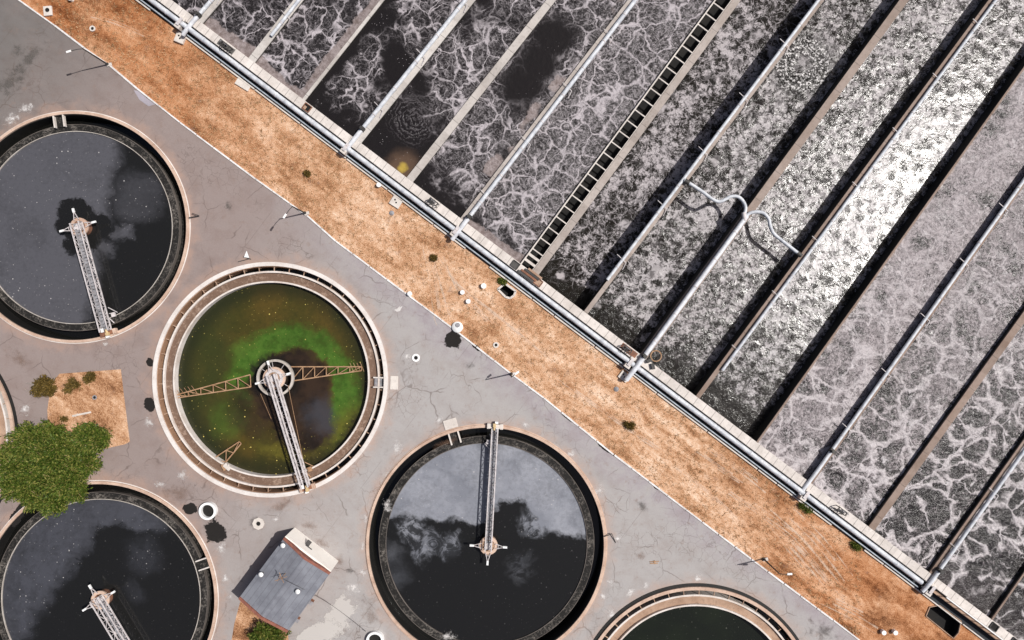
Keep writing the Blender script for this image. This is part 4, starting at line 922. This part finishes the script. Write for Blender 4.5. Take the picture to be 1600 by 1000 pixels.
# ------------------------------------------------------------------ covers, wells, pads, posts
def well(x, y, r, label, z=.35, inner=.6, hole=True, cap=None, mat='white', oct_=False, off=(0, 0), cat='manhole'):
    p = P(x, y); o = thing('manhole' if cat == 'manhole' else cat.replace(' ', '_'), label, cat, p)
    seg = 8 if oct_ else 28
    if hole and not cap:
        m = MB(); m.lathe(p.x, p.y, [(r * inner, 0), (r, 0), (r, z), (r * inner, z)], seg); m.build('ring', M[mat], o)
        m = MB(); m.cyl(p.x, p.y, r * inner, .01, .05, 20); m.build('opening', M['pit'], o)
    else:
        m = MB(); m.lathe(p.x, p.y, [(.01, z + r * .35), (r * .6, z + r * .28), (r, z), (r, 0), (.01, 0)], seg, False); m.build('dome' if cap else 'cap', M[mat], o, smooth=True)
        if cap: m = MB(); m.cyl(p.x + off[0], p.y + off[1], r * .42, z + r * .2, z + r * .45, 18); m.build('hatch', M[cap], o)
    return o
well(327, 797, 1.35, 'round white rimmed open well above the brick building', .7, .74, cat='well')
well(587, 998, 1.35, 'round white rimmed open well cut by the bottom edge of the photo', .7, .74, cat='well')
well(715, 511, .85, 'white domed manhole with grey hatch on the kerb', .4, cap='deck', off=(.1, .3))
well(650, 559, .62, 'small white ringed manhole in the grey yard right of the green tank', .12, .5)
well(775, 539, .45, 'small grey ringed manhole in the dry grass right of the white dome', .15, .5, mat='slab')
well(145, 45, .45, 'small ringed manhole in the dry grass near the top left corner', .15, .55, mat='slab')
well(404, 818, .95, 'octagonal pale concrete manhole above the brick building', .12, .38, mat='slab', oct_=True)
well(148, 621, .36, 'dark round drain cover in the dirt patch', .06, .6, mat='deck')
well(612, 333, .4, 'grey round lid in the dry grass below the square slab', .05, hole=False, mat='deck')
well(963, 608, .4, 'grey round lid in the dry grass below the perforated pad', .06, hole=False, mat='deck')
for x, y, lab in ((756, 447, 'white stub post beside the small dark pit, casting a round shadow'), (723, 457, 'white stub post in the wheel tracks, left of the pair'), (732, 471, 'white stub post in the wheel tracks, nearer the kerb'),
               (593, 290, 'small white cap beside the main pipe in the upper middle'), (641, 459, 'pale stub on the kerb above the green tank'),
               (1378, 986, 'left one of two round white caps in the grass by the bottom edge'), (1396, 986, 'right one of two round white caps in the grass by the bottom edge'), (113, 0, 'white cap at the top edge in the dry grass')):
    p = P(x, y); r = .36 if x != 756 else .42; o = thing('bollard', lab, 'bollard', p); m = MB(); m.cyl(p.x, p.y, r * .9, 0, .55, 20); m.build('post', M['white'], o, smooth=True); m = MB(); m.cyl(p.x, p.y, r, .55, .66, 20); m.build('cap', M['white'], o)
p = P(76, 18); o = thing('manhole', 'square pale concrete manhole with dark round hole near the top left kerb', 'manhole', p)
m = MB(); m.box((p.x, p.y, .15), (1.3, 1.5, .3), .1); m.build('block', M['slab'], o, bevel=.05); m = MB(); m.cyl(p.x, p.y + .1, .33, .3, .34, 18); m.build('hole', M['pit'], o)
ANG = math.atan2(KD.y, KD.x)
for x, y, a, b_, hh, lab, holes_ in ((380, 133, 2.4, 1.0, .25, 'white oblong concrete slab lying in the grass near the upper main pipe', 0), (619, 316, 1.7, 1.5, .3, 'square pale concrete pad next to the main pipe', 1),
               (975, 588, 1.6, 1.3, .3, 'pale concrete pad with holes next to the main pipe below the rust brown plate', 2), (283, 61, 1.5, 1.5, .5, 'pale notched concrete block beside the main pipe at upper left', 1)):
    p = P(x, y); o = thing('concrete_pad', lab, 'concrete pad', p, 'concrete pads in the dry grass'); m = MB(); m.box((p.x, p.y, hh / 2), (a, b_, hh), ANG + (.02 * x % .3)); m.build('slab', M['slab'], o, bevel=.05)
    for k in range(holes_ + (1 if holes_ else 0)):
        m = MB(); q = p + KD * (.4 * k - .3) + KN * (.2 - .25 * k); m.cyl(q.x, q.y, .14, hh, hh + .02, 12); m.build('hole', M['pit'], o)
def pit(poly, label, depth, w, rimmat):
    q = [P(*p) for p in poly]; c = sum(q, Vector()) / len(q); o = thing('pit', label, 'pit', c)
    m = MB(); m.prism(q, -depth - .2, -depth); m.build('floor', M['pit'], o)
    m = MB()
    for a, b in zip(q, q[1:] + q[:1]): m.face_pts([a, b, b - Vector((0, 0, depth)), a - Vector((0, 0, depth))])
    m.build('side', M['pit'], o)
    m = MB()
    for a, b in list(zip(q, q[1:] + q[:1])):
        m.bar(a + Vector((0, 0, .06)), b + Vector((0, 0, .06)), w, .24)
    m.build('rim', rimmat, o)
pit(pit_big, 'large black open pit in the dry grass at the lower right', 1.6, .12, M['tan_concrete'])
pit(pit_small, 'small black open pit with rounded white rim next to the main pipe', 1.4, .32, M['slab'])
# loose things on the yard
p = P(386, 402); o = thing('traffic_sign', 'white triangular sign lying by the top of the green tank with dark stakes', 'sign', p)
m = MB(); m.prism([P(386, 392), P(390, 403), P(382, 402)], .15, .2); m.build('panel', M['white'], o); m = MB(); m.bar(P(372, 409, .1), P(391, 404, .1), .1); m.bar(P(380, 401, .12), P(392, 405, .12), .09); m.build('stake', M['dark'], o)
p = P(303, 337); o = thing('angle_frame', 'dark triangular frame on the right rim of the upper left tank', 'frame', p)
m = MB(); m.bar(P(296, 340, .5), P(311, 337, .5), .12); m.bar(P(311, 337, .5), P(300, 333, .5), .1); m.bar(P(296, 340, .35), P(296, 340, .55), .2); m.bar(P(311, 337, .0), P(311, 337, .5), .1); m.build('bar', M['dark'], o)
p = P(955, 837); o = thing('angle_frame', 'dark bent bar on the right rim of the blue grey film tank', 'frame', p)
m = MB(); m.bar(P(945, 838, .5), P(956, 834, .5), .12); m.bar(P(956, 834, .5), P(962, 848, .05), .1); m.bar(P(945, 838, .3), P(945, 838, .5), .15); m.build('bar', M['dark'], o)
p = P(1022, 878); o = thing('scrap_plank', 'small rusty scrap lying on the grey yard near the bottom tank', 'scrap', p)
m = MB(); m.bar(P(1015, 878, .06), P(1030, 877, .06), .12, .1); m.bar(P(1016, 880.5, .06), P(1028, 880, .06), .12, .1); m.bar(P(1022, 876, .08), P(1024, 881, .08), .25, .1); m.build('plank', M['truss2'], o)
p = P(128, 645); o = thing('plank', 'pale plank lying across the dirt patch', 'plank', p); m = MB(); m.bar(P(113, 650, .1), P(142, 644, .1), .28, .12); m.bar(P(118, 651, .2), P(121, 646, .2), .1, .06); m.build('board', M['slab'], o)
n_ = MB(); p = P(622, 484, .012)
n_.face_pts([P(616, 484, .014), P(620, 487, .014), P(625, 486, .014), P(629, 478, .014), P(624, 481, .014), P(626, 477, .014), P(621, 482, .014)][::-1]); struct('road_marking', n_, M['kerb'])
# purple repair patch by the kerb
n_ = MB(); n_.face_pts([P(*q, .03) for q in ((209, 141), (216, 142), (230, 154), (243, 163), (232, 166), (218, 156))][::-1]); struct('repair_patch', n_, concrete('mauve_patch', (.36, .33, .37), (.30, .28, .31), .2))
# ------------------------------------------------------------------ vegetation
def leaf_mat(name, a, b, c):
    n = NT(name)
    oi = n.t.nodes.new('ShaderNodeNewGeometry').outputs['Random Per Island']
    cc = n.ramp(n.add(n.mul(oi, .55), n.mul(n.noise(.6, 4, .7), .55)), [(.2, a), (.55, b), (.85, c)])
    bs = n.t.nodes.new('ShaderNodeBsdfPrincipled'); n.set(bs.inputs['Base Color'], cc); bs.inputs['Roughness'].default_value = .6; bs.inputs['Specular IOR Level'].default_value = .25
    tr_ = n.t.nodes.new('ShaderNodeBsdfTranslucent'); n.set(tr_.inputs[0], cc); mx = n.t.nodes.new('ShaderNodeMixShader'); mx.inputs[0].default_value = .25
    n.t.links.new(bs.outputs[0], mx.inputs[1]); n.t.links.new(tr_.outputs[0], mx.inputs[2]); n.t.links.new(mx.outputs[0], n.out.inputs[0]); return n.m
M['leaf'] = leaf_mat('tree_leaf', (.022, .042, .006), (.095, .150, .018), (.29, .27, .07))
M['leaf_olive'] = leaf_mat('shrub_leaf', (.05, .040, .012), (.14, .095, .024), (.27, .18, .05))
M['bark'] = concrete('bark', (.24, .17, .12), (.14, .095, .065), .5, bump=.05)
M['twig'] = concrete('pale_twig', (.40, .31, .15), (.28, .22, .10), .3)
M['grey_twig'] = concrete('grey_twig', (.40, .35, .31), (.28, .24, .2), .3)
def spray(m, p, dirv, ln, wd):                     # one feathery leaf spray
    d = dirv.normalized(); s = d.cross(Vector((random.uniform(-1, 1), random.uniform(-1, 1), random.uniform(-1, 1)))).normalized()
    m.face_pts([p - s * wd * .3, p + d * ln * .55 - s * wd, p + d * ln, p + d * ln * .55 + s * wd])
def tree(label, base, lobes, nleaf, zc, seed, name='broadleaf_tree', cat='tree', leaf='leaf', ln=.75, wd=.10, trunk_r=.3):
    random.seed(seed); b = P(*base); o = thing(name, label, cat, b)
    m = MB(); m.tube([b, b + Vector((.1, .1, zc * .35)), b + Vector((.1, .0, zc * .6))], trunk_r, 10, trunk_r * .7)
    cs = [(P(x, y, z), r * (.90 if zc > 4 else 1), q) for x, y, z, r, q in lobes]
    for c, r, q in cs: m.tube([b + Vector((.1, 0, zc * .45)), b.lerp(c, .55) + Vector((0, 0, zc * .12)), c], trunk_r * .55, 7, trunk_r * .15)
    m.build('trunk', M['bark'], o, smooth=True)
    lf = MB(); tot = sum(r * r for _, r, _ in cs)
    tw = MB()
    for c, r, q in cs:
        ncl = max(5, int(nleaf * r * r / tot / 80))
        for k in range(ncl):
            v = Vector((random.gauss(0, 1), random.gauss(0, 1), random.gauss(.25, 1))).normalized()
            rr = r * (random.random() ** .3) * random.uniform(.75, 1.2)
            cc = c + Vector((v.x * rr, v.y * rr, v.z * rr * q))
            out = (Vector((v.x, v.y, v.z + .55))).normalized()
            if k % 2 == 0: tw.bar(c + (cc - c) * .3, cc + out * .55 + Vector((random.gauss(0, .2), random.gauss(0, .2), .1)), .055)
            for j in range(80):
                dv = out + Vector((random.gauss(0, .8), random.gauss(0, .8), random.gauss(0, .4)))
                spray(lf, cc + Vector((random.gauss(0, .27), random.gauss(0, .27), random.gauss(0, .2))) * (r ** .4), dv, ln * random.uniform(.6, 1.3), wd * random.uniform(.7, 1.3))
    cr = lf.build('crown', M[leaf], o)
    if len(tw.f) > 1200: tw.build('twigs', M['twig'], cr)
    return o
tree('large dense green tree overlapping the rim of the lower left dark tank', (95, 724), [(44, 690, 5.0, 2.5, .7), (84, 682, 3.0, 2.1, .7), (142, 684, 4.8, 2.5, .7), (124, 718, 3.6, 2.7, .7), (74, 712, 6.4, 2.6, .7), (62, 742, 3.8, 2.4, .7), (24, 728, 3.6, 2.2, .7), (34, 757, 4.4, 2.4, .7), (96, 750, 5.8, 2.7, .7), (80, 780, 3.6, 1.9, .7), (160, 690, 3.4, 1.3, .7), (16, 752, 3.0, 1.5, .7), (114, 764, 4.4, 1.8, .7), (48, 776, 3.2, 1.6, .7), (100, 700, 4.0, 2.0, .7), (20, 705, 3.2, 1.6, .7)], 62000, 5.5, 3, ln=.5, wd=.10)
tree('small olive shrub at the left corner of the dirt patch', (70, 606), [(62, 604, .9, .75, .7), (70, 596, 1., .7, .7), (66, 616, .8, .65, .7), (76, 602, 1.1, .7, .7), (84, 612, .7, .5, .7)], 2600, 1.2, 5, 'shrub', 'shrub', 'leaf_olive', .5, .07, .08)
tree('rounded olive bush in the dirt patch next to the shrub', (113, 603), [(113, 603, .4, .85, .6), (118, 597, .35, .6, .6)], 1300, .6, 6, 'shrub', 'bush', 'leaf_olive', .35, .06, .06)
tree('small yellow green bush near the top edge of the dirt patch', (141, 589), [(141, 589, .4, .62, .6), (138, 592, .3, .4, .6)], 1000, .6, 8, 'shrub', 'bush', 'leaf_olive', .35, .06, .06)
tree('tiny dark bush near the plank in the dirt patch', (99, 655), [(99, 655, .3, .38, .6)], 420, .4, 9, 'shrub', 'bush', 'leaf_olive', .3, .05, .05)
tree('green bush at the bottom edge against the brick building', (415, 985), [(410, 990, 1.8, 1.3, .7), (424, 988, 1.7, 1.1, .7), (418, 1000, 1.6, 1.2, .7), (440, 994, 1.2, .9, .7), (402, 1000, 1.5, 1.0, .7)], 5600, 2., 11, 'shrub', 'bush', 'leaf', .5, .08, .1)
for q in (((634, 266), 3, 'green weed beside the square pale pad by the main pipe'), ((785, 440), 3, 'dark green weed at the edge of the small black pit'), ((1259, 793), 5, 'bright green weed tuft under the main pipe at the lower right'),
          ((1338, 853), 4, 'low green weed by the main pipe in the lower right quarter'), ((480, 271), 2, 'brown tuft in the upper dry grass'), ((678, 403), 2, 'brown tuft above the wheel tracks'), ((983, 664), 4, 'olive tuft in the middle of the dry grass below the perforated pad')):
    (x, y), sz, lab = q; lo_ = 'leaf' if 'green' in lab else 'leaf_olive'
    tree(lab, (x, y), [(x, y, .25, sz * .13, .6), (x + sz, y + sz * .6, .2, sz * .10, .6), (x - sz, y - sz * .5, .2, sz * .08, .6)], 90 + sz * 90, .4, x, 'weed', 'weed', lo_, .26, .04, .03)
random.seed(5); gt = MB(); kk_ = list(zip(KERB[1:-2], KERB[2:-1]))
def kerb_y(x):
    for a, b in kk_:
        if a[0] <= x <= b[0]: return a[1] + (b[1] - a[1]) * (x - a[0]) / (b[0] - a[0])
    return -99
def tuft(p, hgt, nb):
    for j in range(nb):
        a = random.uniform(0, 6.283); d = Vector((math.cos(a), math.sin(a), 0)); q = p + d * random.uniform(0, .12); e = q + d * hgt * random.uniform(.5, 1.1) + Vector((0, 0, hgt * random.uniform(.4, 1.))); l = Vector((-d.y, d.x, 0)) * .03
        gt.face_pts([q - l, q + l, e])
cnt = 0
while cnt < 5200:
    x = random.uniform(60, 1480); yk = kerb_y(x); yt = 154.5 + .7556 * (x - 440) + 19; 
    if yk < yt: continue
    f = random.random(); y = yk + (yt - yk) * f - 3 * (1 - f)
    if any(abs(x - px) < 14 and abs(y - py) < 14 for px, py in ((790, 455), (715, 511), (619, 316), (975, 588), (380, 133), (283, 61), (76, 18))) or (1440 < x < 1505 and 940 < y < 995): continue
    if f > .12 and f < .88 and random.random() > .55: continue
    tuft(P(x, y), random.uniform(.16, .42), 5); cnt += 1
n = NT('straw'); rr_ = n.t.nodes.new('ShaderNodeNewGeometry').outputs['Random Per Island']
M['straw'] = n.bsdf(n.ramp(n.add(n.mul(rr_, .6), n.mul(n.noise(.4, 3), .4)), [(.2, (.17, .085, .035)), (.5, (.42, .25, .12)), (.8, (.66, .46, .28))]), .9)
tag(gt.build('dry_grass_tufts', M['straw']), 'short dry straw tufts scattered over the orange verge', 'dry grass', kind='stuff')
random.seed(21); b = P(58, 612); o = thing('dead_branch', 'grey leafless branch lying left of the olive shrub', 'branch', b); m = MB()
for k in range(9):
    a = R(180 + random.uniform(-22, 22)); q = P(72, 607, .5); e = q + Vector((math.cos(a), math.sin(a), 0)) * random.uniform(2.2, 4.0); e.z = .25; m.tube([q, q.lerp(e, .5) + Vector((0, random.uniform(-.3, .3), .1)), e], .06, 5, .02)
    for j in range(3): t = random.uniform(.4, .95); w_ = q.lerp(e, t); m.tube([w_, w_ + Vector((random.uniform(-.7, -.2), random.uniform(-.5, .5), 0))], .025, 4, .01)
m.build('stems', M['grey_twig'], o)

# ------------------------------------------------------------------ light, sky, camera
S = Vector((.552 * .973, .552 * .225, .834)).normalized()
sun = bpy.data.lights.new('sun', 'SUN'); sun.energy = 4.2; sun.angle = R(.5); sun.color = (1, .965, .92)
so = bpy.data.objects.new('sun', sun); col.objects.link(so); so.rotation_euler = S.to_track_quat('Z', 'Y').to_euler(); so.location = S * 120
w = bpy.data.worlds.new('World'); scene.world = w; w.use_nodes = True; nt = w.node_tree
sk = nt.nodes.new('ShaderNodeTexSky'); sk.sky_type = 'NISHITA'; sk.sun_disc = False; sk.sun_elevation = math.asin(S.z); sk.sun_rotation = math.atan2(S.x, S.y)
bg = nt.nodes['Background']; nt.links.new(sk.outputs[0], bg.inputs[0]); bg.inputs[1].default_value = .075
sk.air_density = .6; sk.dust_density = 3.5; sk.ozone_density = .6
cam = bpy.data.cameras.new('camera'); co = bpy.data.objects.new('camera', cam); col.objects.link(co); co.location = (0, 0, H); co.rotation_euler = (0, 0, 0)
cam.sensor_width = 36; cam.lens = 36 * H / 160; cam.clip_end = 3000; cam.clip_start = 1; scene.camera = co
vs = scene.view_settings; vs.view_transform = 'Standard'; vs.look = 'None'; vs.exposure = 0; vs.gamma = 1; vs.use_curve_mapping = False
for o in list(bpy.data.objects):
    if '_o' in o: del o['_o']
